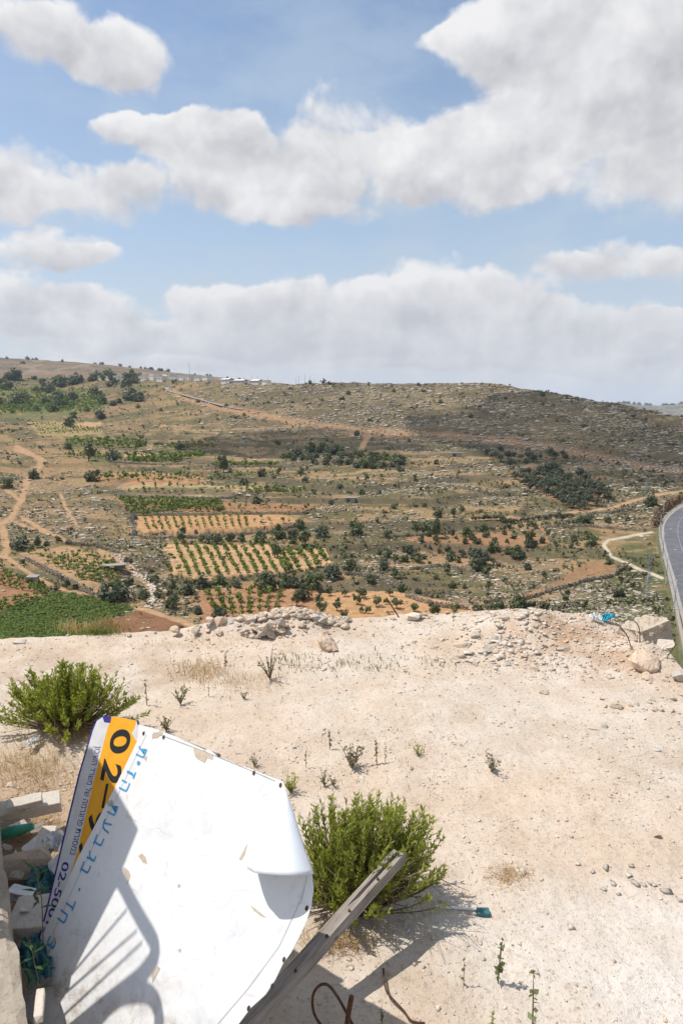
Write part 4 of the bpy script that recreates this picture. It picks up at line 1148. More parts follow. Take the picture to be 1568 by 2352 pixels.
# earth bank on the inside of the far bend
bank_uv = [(1690, 1112), (1620, 1126), (1568, 1146), (1535, 1165), (1512, 1188), (1502, 1212)]
bp3 = spline([vp(u, v) for u, v in bank_uv], 10)
V_, F_ = [], []; NB = 6
for i, p in enumerate(bp3):
    hB = 3.0 * min(1, (len(bp3) - 1 - i) / 12 + .25) * (.8 + .4 * vnoise(i * .7, 0, 5))
    for j in range(NB):
        a = j / (NB - 1); V_.append((p.x - .3 + 2.4 * abs(a - .5) * (1 if a < .5 else -.3) + .8 * (vnoise(i * .9, j * 2.0, 6) - .5), p.y + (a - .5) * 3.2 + .5 * (vnoise(i * .8, j * 3.1, 7) - .5), p.z - .5 + hB * math.sin(PI * a) ** .6 + .5 * (vnoise(i * 1.3, j, 8) - .5)))
    if i: F_ += [((i - 1) * NB + j, (i - 1) * NB + j + 1, i * NB + j + 1, i * NB + j) for j in range(NB - 1)]
me = bpy.data.meshes.new('earth_bank'); me.from_pydata(V_, [], F_); me.materials.append(M['red_bank']); link('earth_bank', me, kind='structure')
Vs, Fs, off = [], [], 0
M['red_scrub'] = leaf_mat('red_scrub', (.13, .085, .05), (.24, .165, .10), .1, .1)
for i in range(150):
    p = random.choice(bp3); V_, F_ = SCR[i % 16]; s = random.uniform(1.2, 2.4); Vs.append(V_ * s * np.array([1, 1, 1.6]) + np.array((p.x + random.uniform(-1, 1), p.y + random.uniform(-1.6, 1.6), p.z + random.uniform(.2, 2.2)))); Fs.append(F_ + off); off += len(V_)
link('dry_red_scrub', np_mesh('dry_red_scrub', np.concatenate(Vs), np.concatenate(Fs), M['red_scrub']), kind='stuff')
# the hill road that climbs to the settlement
hr = spline([vp(u, v) for u, v in [(395,886),(384,892),(392,899),(420,908),(470,923),(520,936),(560,943)]], 8)
ribbon('hill_road', hr, 2.6, 2.6, .5, M['old_road'], kind='structure')
# concrete kerb wall at the near end of the road
q0, q1 = vp(1553, 1425), vp(1572, 1512)
cb = MB(); dv = (q1 - q0); L = dv.length; rz = math.atan2(dv.y, dv.x); mid = (q0 + q1) / 2
cb.box((0, 0, 0), (L, .7, 1.7), rz=rz)
bevel(link('concrete_barrier', cb.mesh('concrete_barrier', M['concrete']), None, mid + Vector((0, 0, .9)), label='long pale concrete wall block along the near edge of the road', cat='barrier'), .1)

# street lamps along the road, banded at the foot
def lamp(u, v, uh, vh, label):
    p = vp(u, v); d = (p - Vector((0, 0, CZ))).length; h = (v - vh) * d / FPX * 1.02
    arm = (uh - u) * d / FPX * .55
    r = thing('street_lamp', label, 'street lamp', p, group='street lamps along the road')
    b_ = MB(); b_.tube([(0, 0, -.3), (0, 0, h * .55), (0, 0, h - .9)], [.13, .10, .08], 6); b_.build('pole', M['steel'], r, True)
    b_ = MB(); b_.tube([(0, 0, h - .9), (arm * .10, 0, h - .35), (arm * .35, 0, h - .08), (arm, 0, h)], [.075, .07, .06, .05], 6); b_.build('arm', M['steel'], r, True)
    b_ = MB(); b_.box((arm + .3, 0, h), (.8, .28, .14)); b_.build('lamp_head', M['white_paint'], r)
    for k in range(4):
        b_ = MB(); b_.tube([(0, 0, .3 + k * .55), (0, 0, .58 + k * .55)], .16, 8); b_.build('painted_band', M['white_paint'], r)
lamp(1546.5, 1407, 1570, 1330, 'nearest street lamp, by the concrete block at the road edge')
lamp(1528, 1343, 1549, 1270, 'second street lamp from the concrete block along the road')
lamp(1519.5, 1291, 1538, 1223, 'street lamp where the road runs straight, with a clear white head')
lamp(1513, 1243, 1530, 1184, 'street lamp at the outside of the road bend')
lamp(1520, 1203, 1534, 1150, 'farthest street lamp, where the road bends behind the reddish bank')

def pylon(u, v, vtop, wide, label, legs=True):
    p = vp(u, v); d = (p - Vector((0, 0, CZ))).length; h = (v - vtop) * d / FPX
    r = thing('electricity_pylon', label, 'pylon', p)
    for sx in (-1, 1):
        for sy in (-1, 1):
            b_ = MB(); b_.tube([(sx * wide, sy * wide, -.3), (sx * wide * .35, sy * wide * .35, h)], .05, 4); b_.build('leg', M['steel'], r)
    br_ = MB(); n = 9
    for k in range(n):
        z0, z1 = h * k / n, h * (k + 1) / n; w0, w1 = wide * (1 - .65 * k / n), wide * (1 - .65 * (k + 1) / n)
        for sy in (-1, 1):
            br_.tube([(-w0, sy * w0, z0), (w1, sy * w1, z1)], .025, 4); br_.tube([(w0, sy * w0, z0), (-w1, sy * w1, z1)], .025, 4)
        for sx in (-1, 1): br_.tube([(sx * w0, -w0, z0), (sx * w1, w1, z1)], .025, 4)
    br_.build('bracing', M['steel'], r, kind='stuff')
    b_ = MB(); b_.box((0, 0, h * .97), (3.0, .12, .14)); b_.build('crossarm', M['steel'], r)
    for x in (-1.35, 0, 1.35):
        b_ = MB(); b_.tube([(x, 0, h * .97), (x, 0, h * .97 + .45)], .06, 6); b_.build('insulator', M['dark_steel'], r)
    return r, p, h
r_, pa, ha = pylon(1484, 1380, 1282, .45, 'lattice pylon with transformer on the green slope by the road')
b_ = MB(); b_.box((.1, -.4, 6.2), (.9, .6, 1.1)); b_.build('transformer', M['steel'], r_)
r_, pb_, hb = pylon(1480, 1158, 1100, .6, 'lattice pylon beside the dark bush above the road bend')
r_, pc, hc = pylon(309, 1248, 1180, .6, 'faint lattice pylon on the stony slope left of the vine rows')
wr = MB()
for x in (-1.35, 0, 1.35):
    a = pa + Vector((x, 0, ha * .97 + .45)); b = pb_ + Vector((x, 0, hb * .97 + .45))
    wr.tube([a.lerp(b, k / 14) - Vector((0, 0, 5 * math.sin(PI * k / 14))) for k in range(15)], .018, 4)
link('power_line', wr.mesh('power_line', M['dark_steel']), label='three sagging wires strung between the two pylons by the road', cat='power line')

# ------------------------------------------------------------------ settlement on the skyline
def house(u, v, wpx, hpx, dep, label, roof='flat', mat='house_wall', nwin=3):
    p = vp(u, v); d = (p - Vector((0, 0, CZ))).length; w = wpx * d / FPX * .95; h = hpx * d / FPX * 1.15; p.z += 1.5
    r = thing('house', label, 'house', p, (0, 0, random.uniform(-.75, -.45)), group='houses of the hilltop settlement')
    b_ = MB(); b_.box((0, dep / 2, h / 2 - 1), (w, dep, h + 2)); b_.build('wall', M[mat], r)
    b_ = MB()
    if roof == 'flat': b_.box((0, dep / 2, h + .2), (w + .6, dep + .6, .4))
    else:
        b_.quad((-w / 2 - .5, -.6, h), (w / 2 + .5, -.6, h), (w / 2 + .5, dep / 2, h + 1.7), (-w / 2 - .5, dep / 2, h + 1.7)); b_.quad((-w / 2 - .5, dep / 2, h + 1.7), (w / 2 + .5, dep / 2, h + 1.7), (w / 2 + .5, dep + .6, h), (-w / 2 - .5, dep + .6, h))
    b_.build('roof', M['house_roof'], r)
    for k in range(nwin):
        b_ = MB(); x = w * ((k + .5) / nwin - .5); b_.box((x, -.03, h * .52), (min(1.6, w / nwin * .45), .12, h * .3)); b_.build('window', M['window'], r)
HOUSES = [(229,874,13,7,'flat','leftmost beige house of the settlement row'),(246,874,14,7,'flat','beige house second in the settlement row'),(265,873,13,8,'flat','beige house with flat roof in the middle of the settlement row'),
 (283,873,15,8,'flat','cream house at the end of the beige row on the skyline'),(300,874,12,6,'flat','small cream house beside the white houses'),(326,876,26,8,'flat','long grey house in front of the white houses on the hill'),
 (348,873,16,10,'flat','tall white house standing above the settlement'),(366,875,24,9,'flat','long white house facing the hill road'),(379,871,18,8,'flat','white flat roofed house behind the hill road'),
 (398,870,20,8,'flat','wide white house at the top of the hill road'),(414,872,16,7,'flat','grey house above the bend of the hill road'),(432,871,16,8,'flat','white house beneath the tall mast'),(452,873,18,6,'flat','low grey house right of the mast'),
 (470,873,18,6,'flat','low white house on the crest right of the mast'),(516,881,29,6,'gable','mobile home with white gable roof, leftmost of the row on the crest'),(548,882,29,5,'gable','grey mobile home in the middle of the row on the crest'),(584,883,28,6,'gable','mobile home with white roof nearest the bare crest'),(606,883,14,6,'flat','pale shed at the end of the mobile home row')]
for (u, v, w, h, rf, lb) in HOUSES: house(u, v + 1, w, h, 9, lb, rf, 'house_wall', max(2, w // 6))
def pole(u, v, hpx, rad, label, cat='pole', group=None):
    p = vp(u, v); d = (p - Vector((0, 0, CZ))).length; h = hpx * d / FPX
    b_ = MB(); b_.tube([(0, 0, -2), (0, 0, h)], [rad, rad * .7], 5)
    link('mast' if cat == 'mast' else 'utility_pole', b_.mesh('pole', M['steel']), None, p, label=label, cat=cat, group=group)
pole(436, 872, 38, .35, 'tall thin radio mast rising over the settlement', 'mast')
for (u, h) in [(545,18),(562,14),(578,20),(592,18),(520,15),(498,12),(615,18),(680,14),(686,20),(700,22),(712,18),(722,14),(476,14),(403,12)]:
    pole(u, 882 if u > 480 else 873, h, .22, 'thin utility pole standing on the hilltop skyline', 'pole', 'utility poles on the skyline')

# small field huts
def hut(u, v, wpx, hpx, label, mat='concrete', roofmat='dull_roof'):
    p = vp(u, v); d = (p - Vector((0, 0, CZ))).length; w = wpx * d / FPX; h = hpx * d / FPX
    r = thing('field_hut', label, 'hut', p)
    b_ = MB(); b_.box((0, 1, h / 2 - .2), (w, 2.4, h)); b_.build('wall', M[mat], r)
    b_ = MB(); b_.box((0, 1, h - .05), (w * 1.15, 2.9, .18)); b_.build('roof', M[roofmat], r)
    b_ = MB(); b_.box((-w * .2, -.21, h * .38), (w * .28, .06, h * .7)); b_.build('door', M['dark_steel'], r)
hut(804, 1146, 22, 11, 'small grey concrete hut on the stony mid slope')
hut(72, 1340, 22, 13, 'little grey shack at the corner of the left vineyard')
hut(318, 918, 26, 8, 'open dark shed among the far green plots', 'concrete', 'concrete')
hut(1048, 1046, 24, 9, 'makeshift shed beside the long dark grove', 'concrete', 'steel')
p = vp(262, 1306); r = thing('shelter', 'flat tin roofed shelter at the edge of the small vineyard', 'shelter', p)
b_ = MB(); b_.box((0, 0, 1.6), (7.5, 3.2, .12), M=Matrix.Rotation(-.06, 3, 'Y')); b_.build('roof', M['dull_roof'], r)
for x in (-3.2, 3.2):
    for y in (-1.3, 1.3):
        b_ = MB(); b_.tube([(x, y, -.3), (x, y, 1.55)], .08, 5); b_.build('post', M['bark'], r)
b_ = MB(); b_.box((1.5, 1.2, .7), (3.5, .15, 1.5)); b_.build('back_wall', M['concrete'], r)

# ------------------------------------------------------------------ the two discarded boards
CAM = Vector((0, 0, CZ))
def ray(u, v): return Vector(pix_dir(u, v))
def at_depth(u, v, drop):
    d = ray(u, v); return CAM + d * (drop / -d.z)
S_BL = at_depth(85, 2250, 4.8); S_TL = at_depth(318, 1655, 2.93); S_TR = at_depth(650, 1795, 2.90)
S_L = (S_TL - S_BL).normalized(); S_W = (S_TR - S_TL); S_W = (S_W - S_L * S_W.dot(S_L)).normalized()
S_N = S_W.cross(S_L).normalized()
def on_plane(u, v, p0=S_BL, n=S_N, lift=0.0):
    d = ray(u, v); t_ = (p0 + n * lift - CAM).dot(n) / d.dot(n); return CAM + d * t_
def spx(u, v, lift=0.0): return on_plane(u, v, lift=lift)
print('sign', S_N[:], (S_TL - S_BL).length, (S_TR - S_TL).length, 'sun cos', S_N.dot(SUN_DIR))

# paint with hairline cracks and flaked patches
m, t, b, o = new_mat('enamel_white', .38, .4)
co = objco(t)
w1 = t.noise(co, 3.0, 4, .6); w2 = t.noise(co, 1.9, 6, .68)
wv = t.vec('ADD', co, t.scale(t.vec('SUBTRACT', t.add('ShaderNodeTexNoise').outputs['Color'], (.5, .5, .5)), .0))
nn = t.add('ShaderNodeTexNoise'); nn.inputs['Scale'].default_value = 2.2; nn.inputs['Detail'].default_value = 3; t.l.new(co, nn.inputs['Vector'])
wv = t.vec('ADD', co, t.scale(t.vec('SUBTRACT', nn.outputs['Color'], (.5, .5, .5)), .35))
ed = t.voronoi(wv, 2.6, 'DISTANCE_TO_EDGE'); ed2 = t.voronoi(t.vec('ADD', wv, (3.3, 1.7, .2)), 5.2, 'DISTANCE_TO_EDGE')
crack = t.smooth(ed, .004, .011, 1, 0); crack2 = t.math('MULTIPLY', t.smooth(ed2, .003, .009, 1, 0), t.smooth(w2, .52, .62))
cr = t.math('MULTIPLY', t.math('MAXIMUM', crack, crack2), t.smooth(w1, .42, .66, .03, .26))
base = t.mix(t.smooth(w2, .5, .72), (.80, .79, .775, 1), (.66, .67, .68, 1))
base = t.mix(t.smooth(t.noise(co, 9, 5, .7), .60, .78, 0, .35), base, (.55, .55, .54, 1))
c = t.mix(cr, base, (.42, .33, .25, 1))
fl = t.math('MULTIPLY', t.smooth(ed, .018, .05, 1, 0), t.smooth(t.noise(co, 6.5, 3, .6), .63, .67))
c = t.mix(t.math('MULTIPLY', fl, .25), c, (.52, .40, .28, 1))
stk = t.noise(t.vec('MULTIPLY', co, (9.0, 9.0, 1.1)), 1.0, 5, .7)
c = t.mix(t.smooth(stk, .55, .75, 0, .30), c, (.50, .46, .40, 1))
sx = t.add('ShaderNodeSeparateXYZ'); t.l.new(co, sx.inputs[0])
mud = t.math('MULTIPLY', t.smooth(sx.outputs[2], .75, -.05), t.smooth(t.noise(co, 6, 6, .7), .46, .66))
c = t.mix(t.math('MULTIPLY', mud, .75), c, (.40, .31, .22, 1))
t.l.new(c, b.inputs['Base Color']); bump(t, b, t.math('SUBTRACT', t.noise(co, 3.2, 3), t.math('MULTIPLY', cr, .5)), .30, .04)
M['enamel'] = m
def paint(name, c, c2=None, sc=9):
    return simple_mat(name, c, c2 or tuple(x * .86 for x in c), sc, rough=.42)
M['p_white'] = paint('paint_white', (.70, .70, .69)); M['p_amber'] = paint('paint_amber', (.86, .42, .035), (.80, .36, .03)); M['p_black'] = paint('paint_black', (.030, .032, .034))
M['p_purple'] = paint('paint_purple', (.060, .050, .26)); M['p_blue'] = paint('paint_blue', (.04, .27, .56), (.10, .40, .68), 5); M['p_line'] = paint('paint_line', (.32, .33, .34)); M['p_bare'] = paint('bare_sheet', (.52, .42, .31), (.60, .51, .40), 20)

def local(root, p): return root.matrix_world.inverted() @ p
def sheet(name, pts, thick, n, mat, parent, rootM):
    """flat sheet with thickness from world points, in the root's frame"""
    bm = bmesh.new(); inv = rootM.inverted()
    fr = [bm.verts.new(inv @ p) for p in pts]; f = bm.faces.new(fr)
    bm.normal_update()
    ln = (inv.to_3x3() @ n)
    if f.normal.dot(ln) < 0: bmesh.ops.reverse_faces(bm, faces=[f])
    bk = bmesh.ops.extrude_face_region(bm, geom=[f])
    for v in bk['geom']:
        if isinstance(v, bmesh.types.BMVert): v.co -= ln * thick
    bmesh.ops.recalc_face_normals(bm, faces=bm.faces)
    bmesh.ops.triangulate(bm, faces=[x for x in bm.faces if len(x.verts) > 4])
    me = bpy.data.meshes.new(name); bm.to_mesh(me); bm.free(); me.materials.append(mat)
    return link(name, me, parent)

B_root = thing('signboard', 'large peeling white signboard with blue Hebrew letters and a curled corner', 'signboard', S_BL)
BM_ = Matrix.Translation(S_BL)
OUT = [(318,1664),(350,1672),(400,1690),(447,1712),(470,1722),(480,1721),(500,1738),(538,1752),(548,1761),(560,1760),(600,1776),(650,1795)]
BR = [(665,1840),(684,1905),(702,1965),(716,2012),(719,2040),(714,2080),(704,2115),(688,2150),(668,2188),(648,2216),(632,2250),(610,2284),(575,2316),(548,2352),(520,2400)]
LFT = [(20,2420),(62,2262),(70,2236),(96,2151),(141,2059),(178,1973),(258,1821),(315,1703)]
def dens_(pts):
    out = []
    for i in range(len(pts)):
        out.append(pts[i])
    return out
sheet('panel', [spx(u, v) for u, v in OUT + BR + LFT], .006, S_N, M['enamel'], B_root, BM_)
# rolled corner: a cone of sheet metal peeled over the face
apex = spx(652, 1797, .004)
b0 = spx(719, 2006, .004); b1 = spx(584, 1988, .0)
Cc = (b0 + b1) / 2; E = (b0 - b1) * .5; Rr = E.length; E = E.normalized()
V_, F_ = [], []; NA, NS = 26, 22
for i in range(NS + 1):
    s = i / NS
    for j in range(NA + 1):
        th = PI * 1.06 * j / NA
        rr_ = Rr * (1 + .10 * math.sin(th * 2)); hh_ = .78
        pt = Cc + E * (math.cos(th) * rr_) + S_N * (math.sin(min(th, PI)) * Rr * hh_ + .045 * j / NA)
        tip = S_L * (.10 * max(0, (j / NA - .55)) ** 1 * (1 if s > .5 else s * 2)) if j / NA > .55 else Vector()
        wob = (vnoise(s * 3.2, j * .17, 5) - .5) * .05 * s + (vnoise(s * 9, j * .5, 6) - .5) * .012 * s
        q = apex.lerp(pt + tip, s) + S_N * wob - S_L * (.03 * math.sin(PI * j / NA) * s)
        V_.append(tuple(q - S_BL))
for i in range(NS):
    for j in range(NA):
        a = i * (NA + 1) + j; F_.append((a, a + 1, a + NA + 2, a + NA + 1))
me = bpy.data.meshes.new('curled_corner'); me.from_pydata(V_, [], F_)
m, t, b, o = new_mat('enamel_back', .42, .4); co = objco(t)
c = t.mix(t.smooth(t.noise(co, 4, 4), .4, .7), (.74, .76, .78, 1), (.66, .69, .71, 1)); c = t.mix(t.smooth(t.noise(co, 22, 4, .7), .66, .74, 0, .5), c, (.42, .44, .46, 1))
t.l.new(c, b.inputs['Base Color']); bump(t, b, t.noise(co, 5, 3), .25, .02); me.materials.append(m)
me.polygons.foreach_set('use_smooth', np.ones(len(me.polygons), bool)); me.update()
cc_ = link('curled_corner', me, B_root); sm = cc_.modifiers.new('thickness', 'SOLIDIFY'); sm.thickness = .004

def strip(name, pts, w, mat, parent, base, lift):
    """thin painted line along pixel points on the board"""
    b_ = MB(); P_ = [on_plane(u, v, p0=base[0], n=base[1], lift=lift) - base[2] for u, v in pts]
    for p0, p1 in zip(P_[:-1], P_[1:]):
        t_ = (p1 - p0).normalized(); s_ = t_.cross(base[1]) * w / 2
        b_.quad(p0 - s_, p1 - s_, p1 + s_, p0 + s_)
    return b_.build(name, mat, parent)
SB = (S_BL, S_N, S_BL)
strip('border_line', [(358,1684),(470,1726),(560,1763),(632,1794)], .004, M['p_line'], B_root, SB, .003)
strip('border_line', [(336,1687),(250,1870),(180,2015),(90,2215)], .003, M['p_line'], B_root, SB, .003)
strip('border_line', [(706,2008),(694,2060),(640,2175),(570,2270),(500,2352)], .003, M['p_line'], B_root, SB, .003)
strip('border_line', [(352,1683),(358,1684)], .004, M['p_line'], B_root, SB, .0032)
def disc(px, rad, mat, parent, base, name, lift=.004, tall=1.5):
    c = on_plane(px[0], px[1], p0=base[0], n=base[1], lift=lift) - base[2]
    a = S_W; b2 = S_L; b_ = MB(); n = 9
    ring = [c + a * rad * math.cos(2 * PI * k / n) + b2 * rad * tall * math.sin(2 * PI * k / n) + base[1] * .004 for k in range(n)]
    ring0 = [c + a * rad * 1.1 * math.cos(2 * PI * k / n) + b2 * rad * 1.1 * tall * math.sin(2 * PI * k / n) for k in range(n)]
    b_.quad(*ring)
    for k in range(n): b_.quad(ring0[k], ring0[(k + 1) % n], ring[(k + 1) % n], ring[k])
    return b_.build(name, mat, parent)
for px in [(583,1775),(644,1803),(704,2086),(652,2204),(625,2265),(571,2316),(330,1684),(376,1693)]: disc(px, .011, M['rust'], B_root, SB, 'nail')
# flaked patches where the paint has gone
def patch(pts, name='flaked_patch'):
    b_ = MB(); b_.quad(*[spx(u, v, .0028) - S_BL for u, v in pts]); b_.build(name, M['p_bare'], B_root)
for pts in [[(444,1716),(466,1724),(470,1722),(478,1730),(490,1734),(488,1745),(476,1740),(470,1752),(452,1742),(447,1735)],[(350,1686),(370,1678),(375,1684),(362,1694),(350,1696)],[(549,1972),(563,1946),(568,1938),(562,1962),(553,1976)],
            [(318,1966),(326,1960),(334,1968),(338,1984),(328,1980)],[(284,1990),(296,2000),(300,2012),(292,2032),(290,2012),(283,1998)],[(348,2235),(362,2218),(368,2224),(356,2246),(350,2258)],[(118,2165),(126,2150),(130,2160),(112,2190),(104,2208)],
            [(574,2078),(590,2090),(600,2098),(612,2108),(600,2104),(584,2092)],[(330,1742),(338,1736),(336,1748)],[(408,2032),(414,2030),(414,2037),(409,2038)],[(408,2182),(416,2178),(414,2188)],[(245,1842),(258,1836),(262,1848),(250,1854)],]:
    patch(pts)

def glyphs(body, px0, px1, capx, mat, name, parent, base, lift=.0035, bold=0.0, shear=0.0, fit=True):
    """lettering running down the board from px0 to px1 (baseline), letters' tops towards the right edge; capx: letter height in layout units"""
    cu = bpy.data.curves.new('lettering', 'FONT'); cu.body = body; cu.offset = bold; cu.shear = shear
    o = bpy.data.objects.new('lettering', cu); COL.objects.link(o)
    bpy.context.view_layer.update()
    dg = bpy.context.evaluated_depsgraph_get(); me = bpy.data.meshes.new_from_object(o.evaluated_get(dg)); bpy.data.objects.remove(o)
    if '\u05d3' in body:      # the strokes of this letter overlap; rebuild them as two bars
        bm = bmesh.new(); bm.from_mesh(me); bm.verts.ensure_lookup_table(); seen = set()
        for v0 in list(bm.verts):
            if v0.index in seen: continue
            st_, isl = [v0], []
            seen.add(v0.index)
            while st_:
                q = st_.pop(); isl.append(q)
                for e in q.link_edges:
                    w_ = e.other_vert(q)
                    if w_.index not in seen: seen.add(w_.index); st_.append(w_)
            if len(isl) == 8:
                isl.sort(key=lambda q: q.index)
                bmesh.ops.delete(bm, geom=list({f for q in isl for f in q.link_faces}), context='FACES_ONLY')
                for q in isl[4:]: q.co.z = .004
                bm.faces.new(isl[:4][::-1]); bm.faces.new(isl[4:][::-1])
        bm.to_mesh(me); bm.free()
    n = len(me.vertices); a = np.empty(n * 3, np.float32); me.vertices.foreach_get('co', a); a = a.reshape(-1, 3)
    A = on_plane(*px0, p0=base[0], n=base[1], lift=lift); Bq = on_plane(*px1, p0=base[0], n=base[1], lift=lift)
    xdir = (Bq - A); L = xdir.length; xdir.normalize(); ydir = base[1].cross(xdir).normalized()
    x0, x1 = a[:, 0].min(), a[:, 0].max(); y0, y1 = a[:, 1].min(), a[:, 1].max()
    mid = on_plane((px0[0] + px1[0]) / 2 + capx, (px0[1] + px1[1]) / 2, p0=base[0], n=base[1], lift=lift); cap = abs((mid - (A + Bq) / 2).dot(ydir))
    sy = cap / max(y1 - min(y0, 0), .1); sx = L / (x1 - x0) if fit else sy
    off = A - base[2]
    w = np.array(off)[None] + ((a[:, 0] - x0) * sx)[:, None] * np.array(xdir)[None] + ((a[:, 1] - (y0 if y0 > -.05 else y0)) * sy)[:, None] * np.array(ydir)[None] + (a[:, 2] * .25)[:, None] * np.array(base[1])[None]
    me.vertices.foreach_set('co', w.astype(np.float32).ravel()); me.materials.clear(); me.materials.append(mat); me.update()
    return link(name, me, parent)
# blue letters, one by one: (letter, centre u, v, half run along the board)
BLUE = [('\u05ea',327,1727,13),('\u05d9',315,1755,5),('\u05d6',303,1776,9),('\u05d4',288,1804,13),('\u05ea',261,1858,14),('\u05e2',247,1896,15),('\u05d1',229,1931,14),('\u05d2',213,1966,11),('\u05d1',199,1993,14),("'",181,2046,5),('\u05d3',165,2073,13),('\u05d7',147,2103,14),('3',121,2163,13),(',',104,2189,5)]
du, dv_ = (85 - 318) / 632.0, (2250 - 1655) / 632.0
for ch, cu_, cv_, hr_ in BLUE:
    hr_ = hr_ * .86
    capx = 22 if ch not in "',\u05d9" else (11 if ch != '\u05d9' else 12)
    sh_ = (-capx / 2, 0) if ch != ',' else (-12, 0)
    if ch in "'\u05d9": sh_ = (0, 0)
    glyphs(ch, (cu_ + sh_[0] - du * hr_, cv_ - 4 - dv_ * hr_), (cu_ + sh_[0] + du * hr_, cv_ - 4 + dv_ * hr_), capx, M['p_blue'], 'lettering', B_root, SB)

# the amber board tucked behind it
A_N = (S_N + S_W * .10).normalized()
A_P = S_BL - S_N * .05
AB = (A_P, A_N, A_P)
A_root = thing('signboard', 'narrow amber and white signboard with black and purple lettering behind the white one', 'signboard', A_P)
AMt = Matrix.Translation(A_P)
apx = lambda u, v, l=0.0: on_plane(u, v, p0=A_P, n=A_N, lift=l)
sheet('backing', [apx(u, v) for u, v in [(222,1654),(236,1644),(256,1645),(314,1654),(318,1674),(330,1690),(240,1900),(110,2150),(72,2226),(70,2215),(105,2094),(139,1950),(180,1780),(211,1676)]], .03, A_N, M['p_purple'], A_root, AMt)
def flat(name, pts, mat, lift):
    b_ = MB(); b_.quad(*[apx(u, v, lift) - A_P for u, v in pts]); return b_.build(name, mat, A_root)
flat('white_band', [(223,1656),(236,1647),(240,1659),(254,1661),(246,1678),(214,1800),(179,1953),(147,2060),(110,2150),(78,2222),(76,2215),(109,2094),(143,1950),(184,1780),(214,1678)], M['p_white'], .003)
flat('amber_band', [(256,1645),(288,1650),(314,1655),(310,1672),(303,1684),(312,1700),(318,1705),(240,1900),(150,2062),(147,2060),(179,1953),(214,1800),(246,1678)], M['p_amber'], .0034)
flat('torn_edge', [(314,1655),(318,1672),(316,1690),(318,1705),(312,1700),(303,1684),(310,1672)], M['p_white'], .0036)
flat('purple_flap', [(237,1645),(256,1647),(254,1660),(239,1657)], M['p_purple'], .0045)
glyphs('0', (257,1677), (249,1732), 46, M['p_black'], 'lettering', A_root, AB, .005, bold=.02)
glyphs('2', (240,1742), (229,1796), 46, M['p_black'], 'lettering', A_root, AB, .005, bold=.025, shear=.2)
strip('lettering', [(247,1800),(236,1856)], .030, M['p_black'], A_root, AB, .005)
glyphs('9', (208,1860), (196,1912), 44, M['p_black'], 'lettering', A_root, AB, .005, bold=.02)
glyphs('9', (186,1925), (174,1975), 40, M['p_black'], 'lettering', A_root, AB, .005, bold=.02)
heb = '\u05d1\u05de\u05e1\u05d2\u05e8\u05ea \u05e4\u05e8\u05d5\u05d2\u05e8\u05de\u05d4 \u05e9\u05dc \u05de\u05e9\u05e8\u05d3 \u05d4\u05e9\u05d9\u05db\u05d5\u05df'
glyphs(heb[::-1], (216,1713), (156,1962), 20, M['p_purple'], 'lettering', A_root, AB, .005)
glyphs('02-50013', (145,1978), (97,2150), 17, M['p_purple'], 'lettering', A_root, AB, .005, bold=.015)

# ------------------------------------------------------------------ timber
m, t, b, o = new_mat('weathered_wood', .85, .2)
co = objco(t)
st = t.vec('MULTIPLY', co, (1.0, 16.0, 16.0)); n1 = t.noise(st, 2.2, 6, .65, .6); n2 = t.noise(co, 3, 3)
kn = t.smooth(t.voronoi(t.vec('MULTIPLY', co, (1.0, 3.0, 3.0)), 2.2), .0, .09, 1, 0)
c = t.mix(t.smooth(n1, .32, .68), (.17, .14, .115, 1), (.36, .315, .27, 1)); c = t.mix(t.smooth(n2, .4, .7, 0, .4), c, (.36, .33, .30, 1)); c = t.mix(kn, c, (.07, .045, .03, 1))
t.l.new(c, b.inputs['Base Color']); bump(t, b, n1, .8, .01); M['wood'] = m
def beam(name, p0, p1, w, h, label, cat, parent=None, up=Vector((0, 0, 1)), nseg=14, groove=False, mat='wood'):
    ax = (p1 - p0); L = ax.length; ax.normalize(); y = up.cross(ax).normalized(); z = ax.cross(y)
    bm = bmesh.new(); rings = []
    prof = [(-.5, -.5), (.5, -.5), (.5, .5), (-.5, .5)] if not groove else [(-.5, -.5), (.5, -.5), (.5, .5), (.12, .5), (.12, .2), (-.18, .2), (-.18, .5), (-.5, .5)]
    for i in range(nseg + 1):
        s = i / nseg
        ring = []
        for k, (a, c_) in enumerate(prof):
            j1 = (vnoise(s * 9, k * 3.7, 11) - .5) * .10; j2 = (vnoise(s * 9, k * 3.7, 12) - .5) * .10
            e = s * L + ((vnoise(k * 2.3, 1, 13) - .5) * .06 if i in (0, nseg) else 0)
            cc2 = c_ if not (groove and s < .70 and c_ < .45 and c_ > 0) else .5
            ring.append(bm.verts.new((e, (a + j1) * w, (cc2 + j2) * h)))
        rings.append(ring)
    n = len(prof)
    for i in range(nseg):
        for k in range(n): bm.faces.new((rings[i][k], rings[i][(k + 1) % n], rings[i + 1][(k + 1) % n], rings[i + 1][k]))
    bm.faces.new(rings[0][::-1]); bm.faces.new(rings[-1]); bmesh.ops.recalc_face_normals(bm, faces=bm.faces)
    me = bpy.data.meshes.new(name); bm.to_mesh(me); bm.free(); me.materials.append(M[mat])
    R = Matrix((ax, y, z)).transposed().to_4x4(); R.translation = p0 - (parent.location if parent else Vector())
    o = link(name, me, parent, label=label, cat=cat); o.matrix_local = R
    return bevel(o, .006, 1)
q0 = at_depth(538, 2390, 4.72); q1 = at_depth(920, 1962, 4.20)
PB = thing('timber_plank', 'weathered grey timber beam propped up beside the white signboard', 'timber', q0)
bpy.context.view_layer.update()
o = beam('beam', q0, q1, .13, .09, None, None, PB, up=Vector((-.35, -.1, 1)), groove=True)
